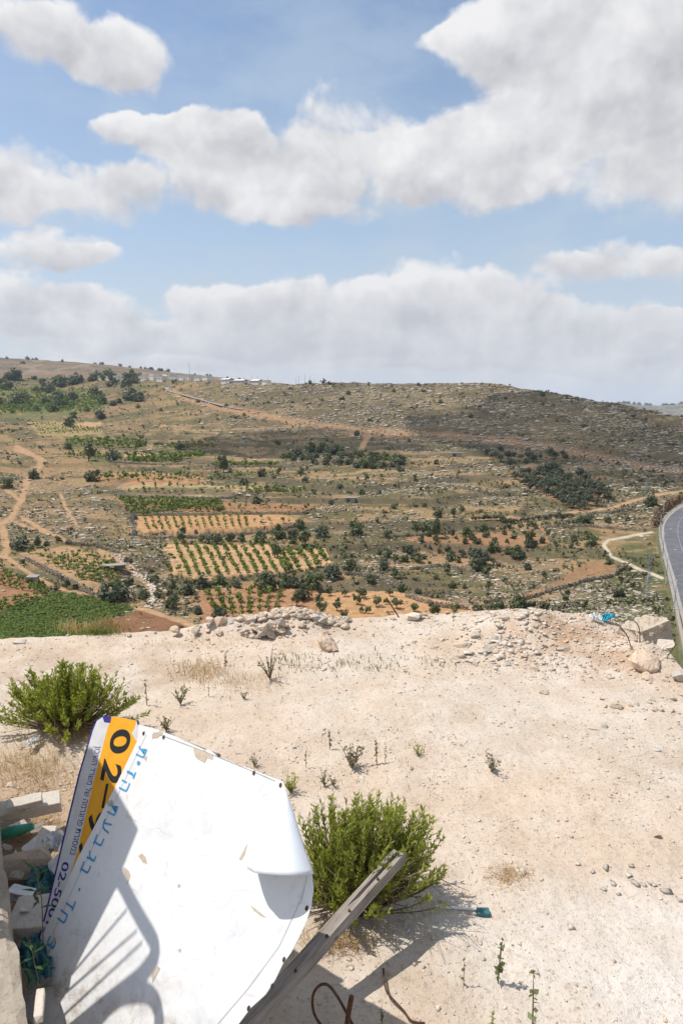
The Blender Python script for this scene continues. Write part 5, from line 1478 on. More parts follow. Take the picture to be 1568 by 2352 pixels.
for s in (.32, .50, .64, .83):
    p = (q1 - q0) * s; b_ = MB(); c = p + Vector((0, -.045, .052)); b_.tube([c - Vector((0, 0, .02)), c + Vector((0, -.01, .012))], .012, 8); b_.build('knot', M['rust'], PB)
w0 = spx(340, 1682, -.05); w1 = spx(498, 1742, -.05)
beam('batten', w0, w1 + (w1 - w0).normalized() * .02, .085, .05, 'grey wooden batten nailed behind the top edge of the white signboard', None, B_root, up=S_N, nseg=8)

# ------------------------------------------------------------------ parapet with the stair railing whose shadow falls on the board
W0 = at_depth(0, 1940, 4.0); W1 = at_depth(66, 2380, 4.0)
wd = (W1 - W0); wd.z = 0; wd.normalize(); wn_ = Vector((-wd.y, wd.x, 0))
if wn_.x > 0: wn_ = -wn_                                         # away from the board, to the left
par = thing('parapet', 'rough broken concrete parapet at the bottom edge beside the white signboard', 'parapet', Vector((W0.x, W0.y, 0)))
pv, pf = [], []
A0, A1 = W0 - wd * 2.2, W1 + wd * 1.6; NL, NW = 60, 8; Ltot = (A1 - A0).length
for i in range(NL + 1):
    for j in range(NW + 1):
        s = i / NL; edge_n = (vnoise(s * 22, 3, 41) - .5) * .06 + (vnoise(s * 70, 5, 42) - .5) * .025
        w_ = j / NW * .42 + (edge_n if j == 0 else 0)
        q = A0 + (A1 - A0) * s + wn_ * w_; z = W0.z + (vnoise(s * 40, j * 1.3, 43) - .5) * .025 - (.03 if j == 0 else 0) + (.06 if j > 3 else 0)
        pv.append((q.x - W0.x, q.y - W0.y, z))
for i in range(NL):
    for j in range(NW): a = i * (NW + 1) + j; pf.append((a, a + NW + 1, a + NW + 2, a + 1))
base_i = len(pv)
for i in range(NL + 1):
    a = pv[i * (NW + 1)]; pv.append((a[0] + (vnoise(i * .9, 0, 44) - .5) * .03, a[1], -.4))
for i in range(NL): pf.append((i * (NW + 1), base_i + i, base_i + i + 1, (i + 1) * (NW + 1)))
bk = len(pv)
for i in range(NL + 1): a = pv[i * (NW + 1) + NW]; pv.append((a[0], a[1], -.4))
for i in range(NL): pf.append((i * (NW + 1) + NW, (i + 1) * (NW + 1) + NW, bk + i + 1, bk + i))
me = bpy.data.meshes.new('coping'); me.from_pydata(pv, [], pf); me.materials.append(M['concrete']); me.update(); link('coping', me, par)

RQ = W0 + wn_ * .24                                                # plane of the railing over the parapet
def to_rail(u, v, off=0.0, lift=0.0):
    p = spx(u, v, lift); k = (RQ + wn_ * off - p).dot(wn_) / SUN_DIR.dot(wn_); return p + SUN_DIR * k
def z2(x, y): return (x * .2865, 1678 + y * .2865)
rail = thing('railing', 'metal stair railing with rounded loops above the concrete parapet', 'railing', (RQ.x, RQ.y, 0))
RO = rail.location
def rbar(name, pts, rad):
    P_ = [to_rail(*z2(x, y)) - RO for x, y in pts]; b_ = MB(); b_.tube(P_, rad, 8); return b_.build(name, M['rail_metal'], rail, True)
def round_path(pts, n=5):
    out = [pts[0]]
    for i in range(1, len(pts) - 1):
        a, b, c = np.array(pts[i - 1], float), np.array(pts[i], float), np.array(pts[i + 1], float)
        p, q = b + (a - b) * .45, b + (c - b) * .45
        for k in range(n + 1):
            t_ = k / n; out.append(tuple((1 - t_) ** 2 * p + 2 * t_ * (1 - t_) * b + t_ ** 2 * q))
    out.append(pts[-1]); return out
rbar('loop', round_path([(900, 1100), (985, 1235), (1110, 1480), (1280, 1760), (1150, 1960), (900, 2150), (500, 2480)]), .048)
rbar('loop', round_path([(560, 2620), (760, 2330), (960, 2110), (1240, 2090), (1300, 2420), (1000, 2800)]), .048)
for p in [[(1015, 1440), (575, 1955)], [(1095, 1608), (440, 2180)], [(1138, 1702), (420, 2370)]]: rbar('rod', p, .0085)
# the stair wall that shades the corner
def prism(name, pts, d, mat, parent):
    V_ = [tuple(to_rail(*z2(x, y)) - RO) for x, y in pts]; V2 = [tuple(to_rail(*z2(x, y), 0) - RO + wn_ * d) for x, y in pts]; n = len(pts)
    me = bpy.data.meshes.new(name); me.from_pydata(V_ + V2, [], [tuple(range(n))] + [tuple(range(n, 2 * n))[::-1]] + [(k, (k + 1) % n, n + (k + 1) % n, n + k) for k in range(n)]); me.materials.append(mat); return link(name, me, parent)
stair = thing('stair_wall', 'concrete stair wall rising behind the metal railing', 'wall', (RQ.x, RQ.y, 0))
prism('panel', [(930, 470), (1110, 790), (980, 1110), (1020, 1180), (930, 1265), (575, 1960), (560, 2060), (380, 2330), (-100, 2800), (-900, 2800), (-900, 140), (740, 140)], .012, M['concrete'], stair)

# ------------------------------------------------------------------ spoil heap and boulders on the plateau
HEAP = [join for join in []]
rk = [rock_mesh('rock', 200 + i, (M['heap_stone'], M['grey_stone'], M['pink_stone'])[i % 3], 11 + i % 4, .62, 2, .05) for i in range(9)]
def rock_at(u, v, w, mesh, label, group=None, dz=0.0, name='rock', cat='rock', tilt=.4, hz=1.0, sink=.15, mat=None):
    p = pp(u, v); d = (p - CAM).length; s = w * d / FPX
    p.z += s * .30 * hz - s * sink + dz
    return link(name, mesh, None, p, (random.uniform(-tilt, tilt), random.uniform(-tilt, tilt), random.uniform(0, 6.28)), (s, s, s * hz), label, cat, group)
heap = []
for k in range(120):
    u = random.triangular(440, 770, 620); f = math.exp(-((u - 655) / 75) ** 2) + .35 * math.exp(-((u - 530) / 70) ** 2)
    vb = np.interp(u, [440, 600, 760], [1452, 1462, 1440]); v = vb - random.random() * 14 + random.random() * 8
    w = random.choice([9, 11, 13, 16, 20, 26, 34]) * (.75 + .4 * f)
    rock_at(u, v, w, rk[k % 9], 'pale limestone lump in the rubble heap on the plateau rim', 'stones of the rubble heap', dz=random.random() * .28 * f)
for (u, v, w, k, lb) in [(640,1408,36,1,'flat pale stone on the very top of the rubble heap'),(652,1402,30,2,'brown stone at the peak of the rubble heap'),(610,1412,34,4,'big tilted block on the upper left of the rubble heap'),(505,1438,52,5,'large white slab low in the rubble heap'),
    (540,1440,50,7,'broad grey block in the middle of the rubble heap'),(575,1432,44,0,'grey angular block between the white slab and the heap top'),(480,1428,34,8,'flat white stone leaning at the left of the rubble heap'),(450,1452,26,3,'small white stone at the left foot of the rubble heap'),(600,1458,34,1,'cream block at the front foot of the rubble heap'),(405,1452,34,2,'grey rock lying apart at the left end of the heap')]:
    dz = .20 * math.exp(-((u - 655) / 75) ** 2) if v < 1415 else .08
    rock_at(u, v + (34 if v < 1415 else 8), w, rk[k], lb, None, dz=dz)
for k in range(26):
    u = random.choice([random.uniform(150, 450), random.uniform(860, 1010), random.uniform(1000, 1450)]); v = float(np.interp(u, EU, EV)) + random.uniform(0, 10)
    rock_at(u, v, random.choice([7, 9, 12, 16]), rk[k % 9], 'small pale stone along the rim of the spoil', 'stones along the rim')
def block_mesh(name, seed, mat):
    bm = bmesh.new(); bmesh.ops.create_cube(bm, size=1.0)
    for v in bm.verts: v.co = Vector((v.co.x * 1.0 + .10 * (vnoise(v.co.x * 9, v.co.y * 7 + v.co.z * 5, seed) - .5), v.co.y * .75, v.co.z * .62 + .12 * (vnoise(v.co.x * 5 + 3, v.co.y * 3, seed) - .5)))
    for _ in range(4): bmesh.ops.subdivide_edges(bm, edges=bm.edges[:], cuts=1, use_grid_fill=True)
    bm.normal_update()
    for v in bm.verts: c = v.co; v.co = c + v.normal * float((fbm(c.x * 6 + c.z * 4, c.y * 6 + c.z * 5, seed, 5) - .5) * .30)
    me = bpy.data.meshes.new(name); bm.to_mesh(me); bm.free(); me.materials.append(mat); return me
BOULD = [(748,1486,88,rock_mesh('boulder', 301, M['pink_stone'], 20, .5, 3, .055),'flat tilted boulder alone in the middle of the rim',.85),
 (948,1420,62,rock_mesh('boulder', 302, M['limestone'], 20, .5, 3, .055),'white boulder on the rim beside the rusty rod',.7),
 (1478,1466,84,block_mesh('boulder', 303, M['heap_stone']),'big squared limestone block at the corner of the rim near the road',.85),
 (1520,1484,74,rock_mesh('boulder', 304, M['limestone'], 12, .5, 3, .055),'sloping pale slab leaning on the squared block',.7),
 (1476,1526,92,rock_mesh('boulder', 305, M['pink_stone'], 26, .6, 3, .055),'rounded orange boulder in front of the squared block',.8),
 (1090,1462,36,rk[1],'orange lump of stone on the gravel behind the spoil',.8),(1132,1468,32,rk[4],'reddish stone beside the orange lump',.8),(1055,1484,42,rk[2],'long orange stone lying in front of the spoil',.6),
 (1484,1556,34,rk[5],'pointed brown stone below the orange boulder',.7),(1555,1560,36,rk[7],'upright brown stone at the edge of the picture',1.1),(1247,1590,28,rk[3],'rounded beige stone alone on the open gravel',.8),(1410,1620,36,rk[6],'flat beige stone with a small companion on the open gravel',.6),
 (1388,1623,16,rk[0],'small white stone beside the flat beige stone',.9),(1385,1668,22,rk[4],'dusty stone in the pair on the right hand gravel',.8),(1358,1672,26,rk[8],'low stone next to the dusty pair',.6),(1505,1920,24,rk[2],'dark edged stone alone at the right side of the gravel',1.0),
 (1015,1472,16,rk[5],'small orange stone in the middle of the gravel rim',.9),(965,1930,22,rk[6],'brown stone just beyond the green bush',.9),(1512,1782,30,rk[1],'pale flat stone half buried in the gravel',.4)]
for (u, v, w, me_, lb, hz) in BOULD: rock_at(u, v, w, me_, lb, None, name='boulder' if w > 50 else 'rock', cat='boulder' if w > 50 else 'rock', tilt=.15, hz=hz)
for k in range(56):       # spoil field right of the middle
    u = random.gauss(1200, 70); v = random.gauss(1492, 22)
    if v < 1425: continue
    rock_at(u, v, random.choice([8, 10, 12, 16, 22, 30]), rk[k % 9], 'pale stone among the loose spoil on the right of the plateau', 'stones of the loose spoil', hz=.7)
for k in range(26):
    u = random.uniform(1380, 1590); v = random.uniform(1530, 1640) + (1568 - u) * .1
    rock_at(u, v, random.choice([7, 9, 11, 15, 20]), rk[k % 9], 'loose stone on the gravel below the boulders', 'stones below the boulders', hz=.8)
for k in range(44):
    u = random.uniform(420, 1568); v = 1480 + 870 * random.random() ** 1.3
    if in_poly([(60,2352),(300,1640),(660,1780),(740,2000),(950,1950),(560,2352)], np.array([u]), np.array([v]))[0]: continue
    rock_at(u, v, random.choice([5, 6, 7, 8, 10, 13]), rk[k % 9], 'small stone scattered on the open gravel', 'stones scattered on the gravel', hz=.75)
# gravel too small to count
def gravel(n, u0, u1, v0, v1, s0, s1, name, mat, seed, dens=None):
    rg = np.random.default_rng(seed)
    u = rg.uniform(u0, u1, n); v = v0 + (v1 - v0) * rg.uniform(0, 1, n)
    x, y = ground_xy(u, v); ok = v > np.interp(u, EU, EV) + 1
    if dens: ok &= rg.uniform(0, 1, n) < dens(u, v, x, y)
    x, y = x[ok], y[ok]; z = plateau_z(x, y); d = np.sqrt(x * x + y * y + 25)
    s = s0 * np.exp(rg.normal(0, .62, len(x))) * (.35 + d / 14)
    s = np.minimum(s, s1)
    join_rocks(name, np.stack([x, y, z], -1), s, M[mat], sink=.08, squash=.75)
cl = lambda u, v, x, y: (sstep(fbm(x / 1.3, y / 1.3, 95, 3), .36, .60) + .12) * (.35 + .65 * sstep(y, 6.0, 9.0))
gravel(15000, -80, 1640, 1400, 2380, .018, .08, 'gravel', 'limestone', 1, cl)
gravel(8000, -80, 1640, 1400, 2380, .017, .08, 'gravel', 'pink_stone', 2, cl)
gravel(4500, -80, 1640, 1400, 2380, .015, .06, 'gravel', 'grey_stone', 3, cl)
gravel(1500, 540, 800, 1392, 1450, .10, .30, 'spoil_rubble', 'heap_stone', 6)
gravel(700, 560, 800, 1392, 1450, .10, .30, 'spoil_rubble', 'pink_stone', 7)
gravel(4200, 380, 1600, 1395, 1540, .030, .14, 'spoil_rubble', 'limestone', 4, lambda u, v, x, y: .20 + .75 * sstep(u, 900, 1150) + .6 * ((u > 430) & (u < 770) & (v < 1470)))
gravel(4200, 380, 1600, 1395, 1560, .030, .13, 'spoil_rubble', 'pink_stone', 5, lambda u, v, x, y: .15 + .85 * sstep(u, 1150, 1300) + .5 * ((u > 500) & (u < 770) & (v < 1470)))
gravel(700, 1010, 1330, 1420, 1530, .07, .26, 'spoil_rubble', 'limestone', 8, lambda u, v, x, y: np.exp(-((u - 1170) / 90) ** 2 - ((v - 1490) / 35) ** 2))

# ------------------------------------------------------------------ leafy bushes on the plateau
def shoot_bush(name, base, R_, H, nshoot, leaf_l, leaf_w, seed, label, lean=(0, 0), per=26, core=True):
    rg = np.random.default_rng(seed)
    r = thing(name, label, 'bush', base)
    st = MB(); LV, off = [], 0
    for i in range(nshoot):
        a = rg.uniform(0, 2 * PI); q = rg.uniform(0, 1) ** .55
        ang = .78 + .38 * math.sin(2 * a + seed) * math.cos(a * 3 + 1.3 * seed) + .12 * math.sin(5 * a + seed); q *= ang + .12 * rg.normal()
        tip = np.array([math.cos(a) * R_[0] * q * 1.1 + lean[0], math.sin(a) * R_[1] * q * 1.1 + lean[1], H * (math.sqrt(max(0.03, 1 - .80 * min(q, 1) ** 2))) * rg.uniform(.55, 1.15)])
        root = np.array([math.cos(a) * R_[0] * .12 * q, math.sin(a) * R_[1] * .12 * q, -.03])
        mid = root * .4 + tip * .6 + np.array([math.cos(a) * R_[0] * .12, math.sin(a) * R_[1] * .12, -.06 * H])
        pts = [(1 - t_) ** 2 * root + 2 * t_ * (1 - t_) * mid + t_ * t_ * tip for t_ in np.linspace(0, 1, 6)]
        st.tube(pts, [.010, .009, .007, .006, .004, .002], 4, cap=False)
        n = int(per * rg.uniform(.7, 1.3)); tv = rg.uniform(.30, 1.0, n) ** .7
        for t_ in tv:
            c = (1 - t_) ** 2 * root + 2 * t_ * (1 - t_) * mid + t_ * t_ * tip
            ax = (tip - mid); ax = ax / np.linalg.norm(ax)
            d = rg.normal(size=3); d -= ax * d.dot(ax); d /= np.linalg.norm(d); d = d * .8 + ax * (.45 + .5 * t_) + np.array([0, 0, .15]); d /= np.linalg.norm(d)
            nn_ = np.cross(d, rg.normal(size=3)); nn_ = nn_ + np.array([0, 0, .5]); nn_ -= d * nn_.dot(d); nn_ /= np.linalg.norm(nn_); sd = np.cross(d, nn_)
            L = leaf_l * rg.uniform(.6, 1.2) * (1.05 - .35 * t_); w = leaf_w * rg.uniform(.8, 1.2)
            LV += [c, c + d * L * .45 + sd * w * .5, c + d * L - nn_ * L * .10, c + d * L * .45 - sd * w * .5]
    LV = np.array(LV); F_ = np.arange(len(LV)).reshape(-1, 4)
    link('foliage', np_mesh('foliage', LV, F_, M['inula_leaf']), r)
    st.build('stems', M['twig'], r)
    dv = MB()
    for i in range(nshoot // 6):        # dead stalks, bare and grey
        a = rg.uniform(0, 2 * PI); q = rg.uniform(.3, 1.15)
        tip = Vector((math.cos(a) * R_[0] * q, math.sin(a) * R_[1] * q, H * rg.uniform(.15, .8))); dv.tube([(0, 0, 0), tip * .5 + Vector((0, 0, .05)), tip], [.006, .004, .002], 4, cap=False)
        for _ in range(3): e = tip * rg.uniform(.6, 1); dv.tube([e, e + Vector(rg.normal(0, .08, 3))], [.002, .001], 3, cap=False)
    dv.build('dead_stalks', M['dry_twig'], r)
    return r
def blades(n, base_fn, hgt, wid, bend, seed, flat_=.0):
    rg = np.random.default_rng(seed); V_ = []
    for i in range(n):
        p = np.array(base_fn(rg)); a = rg.uniform(0, 2 * PI); h = hgt * rg.uniform(.45, 1.15); w = wid * rg.uniform(.7, 1.3)
        d = np.array([math.cos(a), math.sin(a), 0]); s = np.array([-d[1], d[0], 0]); b_ = bend * rg.uniform(.2, 1.2)
        q1 = p + d * h * b_ * .35 + np.array([0, 0, h * .55 * (1 - flat_)]); q2 = p + d * h * b_ + np.array([0, 0, h * (1 - flat_) * (1 - .35 * b_)])
        V_ += [p - s * w / 2, p + s * w / 2, q1 + s * w * .4, q1 - s * w * .4, q1 - s * w * .4, q1 + s * w * .4, q2 + s * w * .1, q2 - s * w * .1]
    V_ = np.array(V_); return V_, np.arange(len(V_)).reshape(-1, 4)
b1 = pp(160, 1672); shoot_bush('leafy_bush', b1, (1.10, .66), .92, 290, .105, .022, 1, 'wide green leafy bush behind the two signboards', per=36)
b2 = pp(818, 2082); shoot_bush('leafy_bush', b2, (.92, .58), 1.0, 400, .088, .017, 2, 'tall green leafy bush behind the grey timber beam', per=40, lean=(.12, .05))
def grass_patch(name, fn, n, h, w, bend, seed, mat, flat_=0.0):
    V_, F_ = blades(n, fn, h, w, bend, seed, flat_); return link(name, np_mesh(name, V_, F_, M[mat]), kind='stuff')
def around(u, v, ru, rv):
    def fn(rg):
        q = rg.normal(0, .45, 2); return tuple(pp(u + q[0] * ru, v + q[1] * rv))
    return fn
grass_patch('dry_grass', around(190, 1690, 120, 30), 420, .26, .007, .8, 1, 'straw')
grass_patch('dry_grass', around(470, 1545, 90, 34), 700, .17, .006, .9, 2, 'straw')
grass_patch('dry_grass', around(560, 1570, 120, 26), 300, .12, .006, .9, 3, 'straw')
grass_patch('dry_grass', around(70, 1760, 130, 70), 900, .20, .006, 1.2, 4, 'straw', .25)
grass_patch('dry_grass', around(1165, 2012, 62, 30), 330, .09, .005, 1.2, 5, 'straw', .3)
grass_patch('dry_grass', around(190, 1450, 70, 8), 190, .30, .010, .8, 6, 'straw')
grass_patch('dry_grass', around(262, 1446, 50, 7), 200, .36, .010, .7, 7, 'straw')
grass_patch('dry_grass', around(770, 2175, 90, 26), 200, .16, .006, 1.2, 8, 'straw')
grass_patch('green_grass', around(228, 1456, 50, 6), 260, .18, .012, .8, 9, 'green_grass')
grass_patch('dry_grass', around(60, 1900, 110, 60), 260, .22, .006, 1.1, 10, 'straw', .2)
grass_patch('dry_grass', around(400, 1480, 300, 14), 260, .09, .007, 1.0, 11, 'straw')
def lowweeds(rg):
    u = rg.uniform(640, 1050); u = 640 + 410 * rg.uniform() ** 1.6; return tuple(pp(u, 1524 + rg.normal(0, 13)))
V_, F_ = blades(230, lowweeds, .10, .016, .8, 12); link('low_weeds', np_mesh('low_weeds', V_, F_, M['weed_leaf']), kind='stuff')
V_, F_ = blades(260, lambda rg: tuple(pp(rg.uniform(330, 1100), rg.uniform(1600, 1860))), .07, .010, .9, 13); link('low_weeds', np_mesh('low_weeds', V_, F_, M['grey_weed']), kind='stuff')

def weed(u, v, hpx, label, seed, kind='stalk', mat='weed_leaf', wide=.35):
    p = pp(u, v); d = (p - CAM).length; h = hpx * d / FPX / .80
    rg = np.random.default_rng(seed); r = thing('weed', label, 'weed', p)
    st = MB(); V_ = []
    if kind == 'stalk':
        ns = 1 + (seed % 2); ll, lw = h * .15, h * .05
    elif kind == 'tuft': ns = 11; ll, lw = h * .26, h * .045
    else: ns = 11; ll, lw = h * .12, h * .03
    for k in range(ns):
        a = rg.uniform(0, 2 * PI); sp_ = wide * (0.15 if kind == 'stalk' else rg.uniform(.4, 1.1))
        tip = np.array([math.cos(a) * h * sp_, math.sin(a) * h * sp_, h * (1 if k == 0 else rg.uniform(.6, .95))])
        pts = [tip * t_ + np.array([0, 0, .06 * h * math.sin(PI * t_)]) for t_ in np.linspace(0, 1, 5)]
        st.tube(pts, [h * .016, h * .014, h * .011, h * .008, h * .004], 4, cap=False)
        nl = 12 if kind == 'stalk' else (7 if kind == 'tuft' else 5)
        for t_ in rg.uniform(.12, 1, nl):
            c = tip * t_; dd = rg.normal(size=3); dd[2] = abs(dd[2]) * .7 + .25; dd /= np.linalg.norm(dd); sd = np.cross(dd, rg.normal(size=3)); sd /= np.linalg.norm(sd)
            L = ll * rg.uniform(.5, 1.2) * (1.15 - .6 * t_); w = lw * rg.uniform(.7, 1.2)
            V_ += [c, c + dd * L * .5 + sd * w, c + dd * L, c + dd * L * .5 - sd * w]
    st.build('stem', M['twig'], r); V_ = np.array(V_); link('leaves', np_mesh('leaves', V_, np.arange(len(V_)).reshape(-1, 4), M[mat]), r)
WEEDS = [(338,1620,48,'tall grey green weed stalk right of the big left bush','stalk','grey_weed'),(415,1618,34,'small bushy weed between the grass and the left bush','tuft','weed_leaf'),(808,1765,52,'dark upright weed in the middle of the gravel','tuft','grey_weed'),(865,1755,46,'thin forked weed beside the dark upright one','stalk','grey_weed'),
 (884,1752,30,'small weed stalk right of the thin forked weed','stalk','weed_leaf'),(757,1722,40,'spindly green weed above the top corner of the white board','stalk','weed_leaf'),(702,1762,34,'sparse weed seedling left of the spindly green weed','stalk','weed_leaf'),(960,1736,24,'low bright green clump on the gravel','tuft','inula_leaf'),
 (1129,1774,36,'dry thorny tuft alone on the open gravel','tuft','grey_weed'),(745,1806,28,'spiky dark rosette near the curled board corner','tuft','grey_weed'),(765,1806,22,'smaller spiky rosette beside the dark one','tuft','grey_weed'),(1143,2258,78,'upright leafy weed casting a short shadow on chalky gravel','stalk','weed_leaf'),
 (1222,2362,96,'tall leafy weed at the bottom edge of the picture','stalk','weed_leaf'),(1130,2362,34,'short green sprout left of the tall leafy weed','stalk','inula_leaf'),(1064,2264,44,'thin weed stem with a few dark leaves beside the bush shadow','stalk','weed_leaf'),(620,1560,58,'grey green shrubby weed at the end of the dry grass','shrub','weed_leaf'),
 (480,1600,26,'small dark weed below the dry grass','stalk','grey_weed'),(877,2352,36,'round leaved sprout near the rusty iron loop','stalk','weed_leaf'),(668,1822,40,'green shoots just beside the curled board corner','tuft','inula_leaf'),(518,1530,30,'dark dry stalk standing in the dry grass','stalk','grey_weed'),
 (585,1760,22,'dark sprig peeping over the top edge of the board','tuft','grey_weed'),(560,1606,18,'flat dark rosette in the middle of the gravel','tuft','grey_weed'),(382,1680,30,'leafy sprig behind the top left of the white board','tuft','weed_leaf'),(868,1542,14,'grey dried mat of stems on the gravel','shrub','grey_weed'),(1040,1428,36,'slim green weed on the plateau rim','stalk','weed_leaf')]
for k, (u, v, h, lb, kd, mt) in enumerate(WEEDS): weed(u, v, h, lb, 40 + k, kd, mt, .5 if kd != 'stalk' else .35)
def oleander(u, v, n, label, seed, drop=.5):
    p = at_depth(u, v, CZ - drop); rg = np.random.default_rng(seed); r = thing('sapling', label, 'plant', p)
    st = MB(); st.tube([(0, 0, -.4), (.02, 0, .1), (-.03, .02, .42)], [.005, .0045, .003], 5); st.build('stem', M['twig'], r)
    for k in range(n):
        z = .42 * (k + .5) / n; a = k * 2.4; L = .15 * rg.uniform(.8, 1.15); d = Vector((math.cos(a), math.sin(a), .35 + .5 * z)).normalized(); s = d.cross(Vector((0, 0, 1))).normalized(); c = Vector((-.02 * z, 0, z)); dn = Vector((0, 0, -.02))
        b_ = MB(); m1 = c + d * L * .45; 
        b_.quad(c, m1 + s * .016, c + d * L + dn, m1); b_.quad(c, m1, c + d * L + dn, m1 - s * .016); b_.build('leaf', M['dark_leaf'], r)
M['dark_leaf'] = leaf_mat('dark_leaf', (.035, .075, .022), (.065, .125, .038), .3, .1)
oleander(84, 2276, 11, 'dark leafy sapling in the shaded rubble beside the parapet', 1, .55)
oleander(93, 2090, 11, 'leafy sprig sticking out beside the purple edge of the amber board', 2, .75)

# ------------------------------------------------------------------ rubble and rubbish in the corner
def slab(u0, v0, u1, v1, wid, thk, drop0, drop1, label, mat='slab', name='slab', cat='slab'):
    a = at_depth(u0, v0, CZ - drop0); b = at_depth(u1, v1, CZ - drop1); o = beam(name, a, b, wid, thk, label, cat, None, up=Vector((.05, -.2, 1)), nseg=6, mat=mat); return o
slab(-40, 1876, 142, 1838, .24, .13, .35, .30, 'long broken pale stone slab lying behind the rubbish')
slab(20, 1850, 100, 1832, .15, .06, .48, .46, 'short white stone piece resting on the long pale slab', name='stone_piece', cat='stone')
slab(-30, 1905, 70, 1898, .16, .08, .10, .10, 'dusty slab half buried under the long pale one')
slab(34, 2105, 130, 2100, .34, .12, .45, .45, 'flat pale slab beside the parapet under the leafy sprig')
slab(40, 2150, 130, 2145, .34, .10, .25, .25, 'lower flat slab in the shade beneath the leafy sprig')
slab(62, 1960, 108, 1924, .22, .02, .30, .36, 'thin white panel fragment leaning in the rubbish', 'white_plastic', 'board_fragment', 'fragment')
slab(96, 1955, 116, 1895, .16, .025, .40, .48, 'tile with square pattern leaning beside the amber board', 'slab', 'tile', 'tile')
slab(84, 1990, 122, 1948, .05, .03, .42, .50, 'short wooden stick lying in the rubbish', 'wood', 'stick', 'stick')
slab(118, 1998, 150, 1972, .20, .03, .42, .50, 'white plaster fragment tucked under the amber board', 'white_plastic', 'plaster_fragment', 'fragment')
slab(28, 2040, 80, 2052, .10, .012, .52, .48, 'crumpled sheet of white paper on the flat slab', 'white_plastic', 'paper', 'paper')
slab(94, 2280, 88, 2345, .06, .05, .75, .85, 'white plaster stick standing by the parapet', 'slab', 'plaster_stick', 'stick')
p = at_depth(45, 2000, 4.62); link('boulder', rock_mesh('boulder', 320, M['pink_stone'], 18, .75, 2, .03), None, p, (0, .1, .4), (.72, .55, .62), 'big dusty boulder in the shaded rubbish corner', 'boulder')
a = at_depth(-10, 1925, 4.62); b = at_depth(78, 1897, 4.55); b_ = MB(); b_.tube([a - a, (b - a) * .3 + Vector((0, 0, .02)), (b - a) * .65, b - a], [.05, .062, .058, .035], 10); link('plastic_tube', b_.mesh('plastic_tube', M['green_plastic'], True), None, a, label='crushed green plastic tube among the rubbish', cat='plastic tube')
def crumple(u, v, drop, sx, sy, sz, mat, seed, label, cat='plastic sheet', name='plastic_sheet'):
    p = at_depth(u, v, drop); n = 16; V_, F_ = [], []
    for i in range(n):
        for j in range(n):
            x, y = i / (n - 1) - .5, j / (n - 1) - .5; V_.append((x * sx + (vnoise(i * .8, j * .8, seed + 3) - .5) * sx * .2, y * sy + (vnoise(i * .8, j * .8, seed + 4) - .5) * sy * .2, (fbm(i * .42 + seed, j * .42, seed, 3) - .4) * sz * 2 * (1 - 1.6 * (x * x + y * y))))
    for i in range(n - 1):
        for j in range(n - 1): F_.append((i * n + j, i * n + n + j, i * n + n + j + 1, i * n + j + 1))
    me = bpy.data.meshes.new(name); me.from_pydata(V_, [], F_); me.materials.append(M[mat]); o = link(name, me, None, p, (.15, -.1, seed), label=label, cat=cat); sm = o.modifiers.new('thickness', 'SOLIDIFY'); sm.thickness = .003; return o
crumple(112, 2020, 4.62, .34, .42, .22, 'teal_plastic', 3, 'crumpled teal plastic sheet behind the amber board')
crumple(68, 2045, 4.70, .34, .14, .12, 'teal_plastic', 5, 'dark teal plastic rag under the dusty boulder')
crumple(80, 2205, 4.62, .20, .42, .16, 'teal_plastic', 7, 'blue green plastic bag squeezed beside the parapet', 'plastic bag', 'plastic_bag')
crumple(138, 1935, 4.5, .26, .24, .16, 'white_plastic', 9, 'pale crumpled plastic film by the purple sign edge')
crumple(75, 1540 + 162, 4.9, .34, .10, .09, 'white_plastic', 11, 'clear crushed plastic bottle below the left bush', 'bottle', 'bottle')
p = pp(1392, 1428); o = crumple(1395, 1425, 4.75, .30, .22, .20, 'blue_plastic', 13, 'bright blue plastic bag caught on the spoil at the rim', 'plastic bag', 'plastic_bag'); o.location = p + Vector((.02, 0, .10))
o = crumple(1372, 1424, 4.7, .24, .18, .16, 'white_plastic', 15, 'white plastic bag next to the bright blue one on the rim', 'plastic bag', 'plastic_bag'); o.location = pp(1366, 1428) + Vector((0, 0, .10))
for k in range(24):
    u = random.uniform(0, 150); v = random.uniform(1740, 2260); p = at_depth(u, v, CZ - random.uniform(.05, .3)); s = random.uniform(.05, .2)
    link('rubble_stone', rk[k % 9], None, p, (random.random(), random.random(), k), (s, s, s * .7), 'dusty stone in the shaded rubble by the parapet', 'rock', 'stones of the shaded rubble')

for k in range(26):
    v = random.uniform(1850, 2260); u = random.uniform(-10, 140 - (v - 1850) * .21); p = at_depth(u, v, CZ - random.uniform(.25, .5)); b_ = MB(); L_ = random.uniform(.06, .2)
    b_.quad((0, 0, 0), (L_, .02, 0), (L_ * .9, L_ * .6, .01), (L_ * .3, L_ * .75, 0), (-.02, L_ * .4, .005)); o = b_.build('shard', random.choice([M['slab'], M['white_plastic'], M['concrete'], M['wood'], M['slab']]), None)
    o.location = p; o.rotation_euler = (random.uniform(-.7, .7), random.uniform(-.7, .7), random.uniform(0, 6.3)); sm = o.modifiers.new('thickness', 'SOLIDIFY'); sm.thickness = .012; o['label'] = 'broken shard lying in the rubbish by the parapet'; o['category'] = 'shard'; o['group'] = 'shards in the rubbish'
grass_patch('dry_grass', around(90, 1960, 60, 120), 260, .30, .004, 1.3, 21, 'straw', .3)

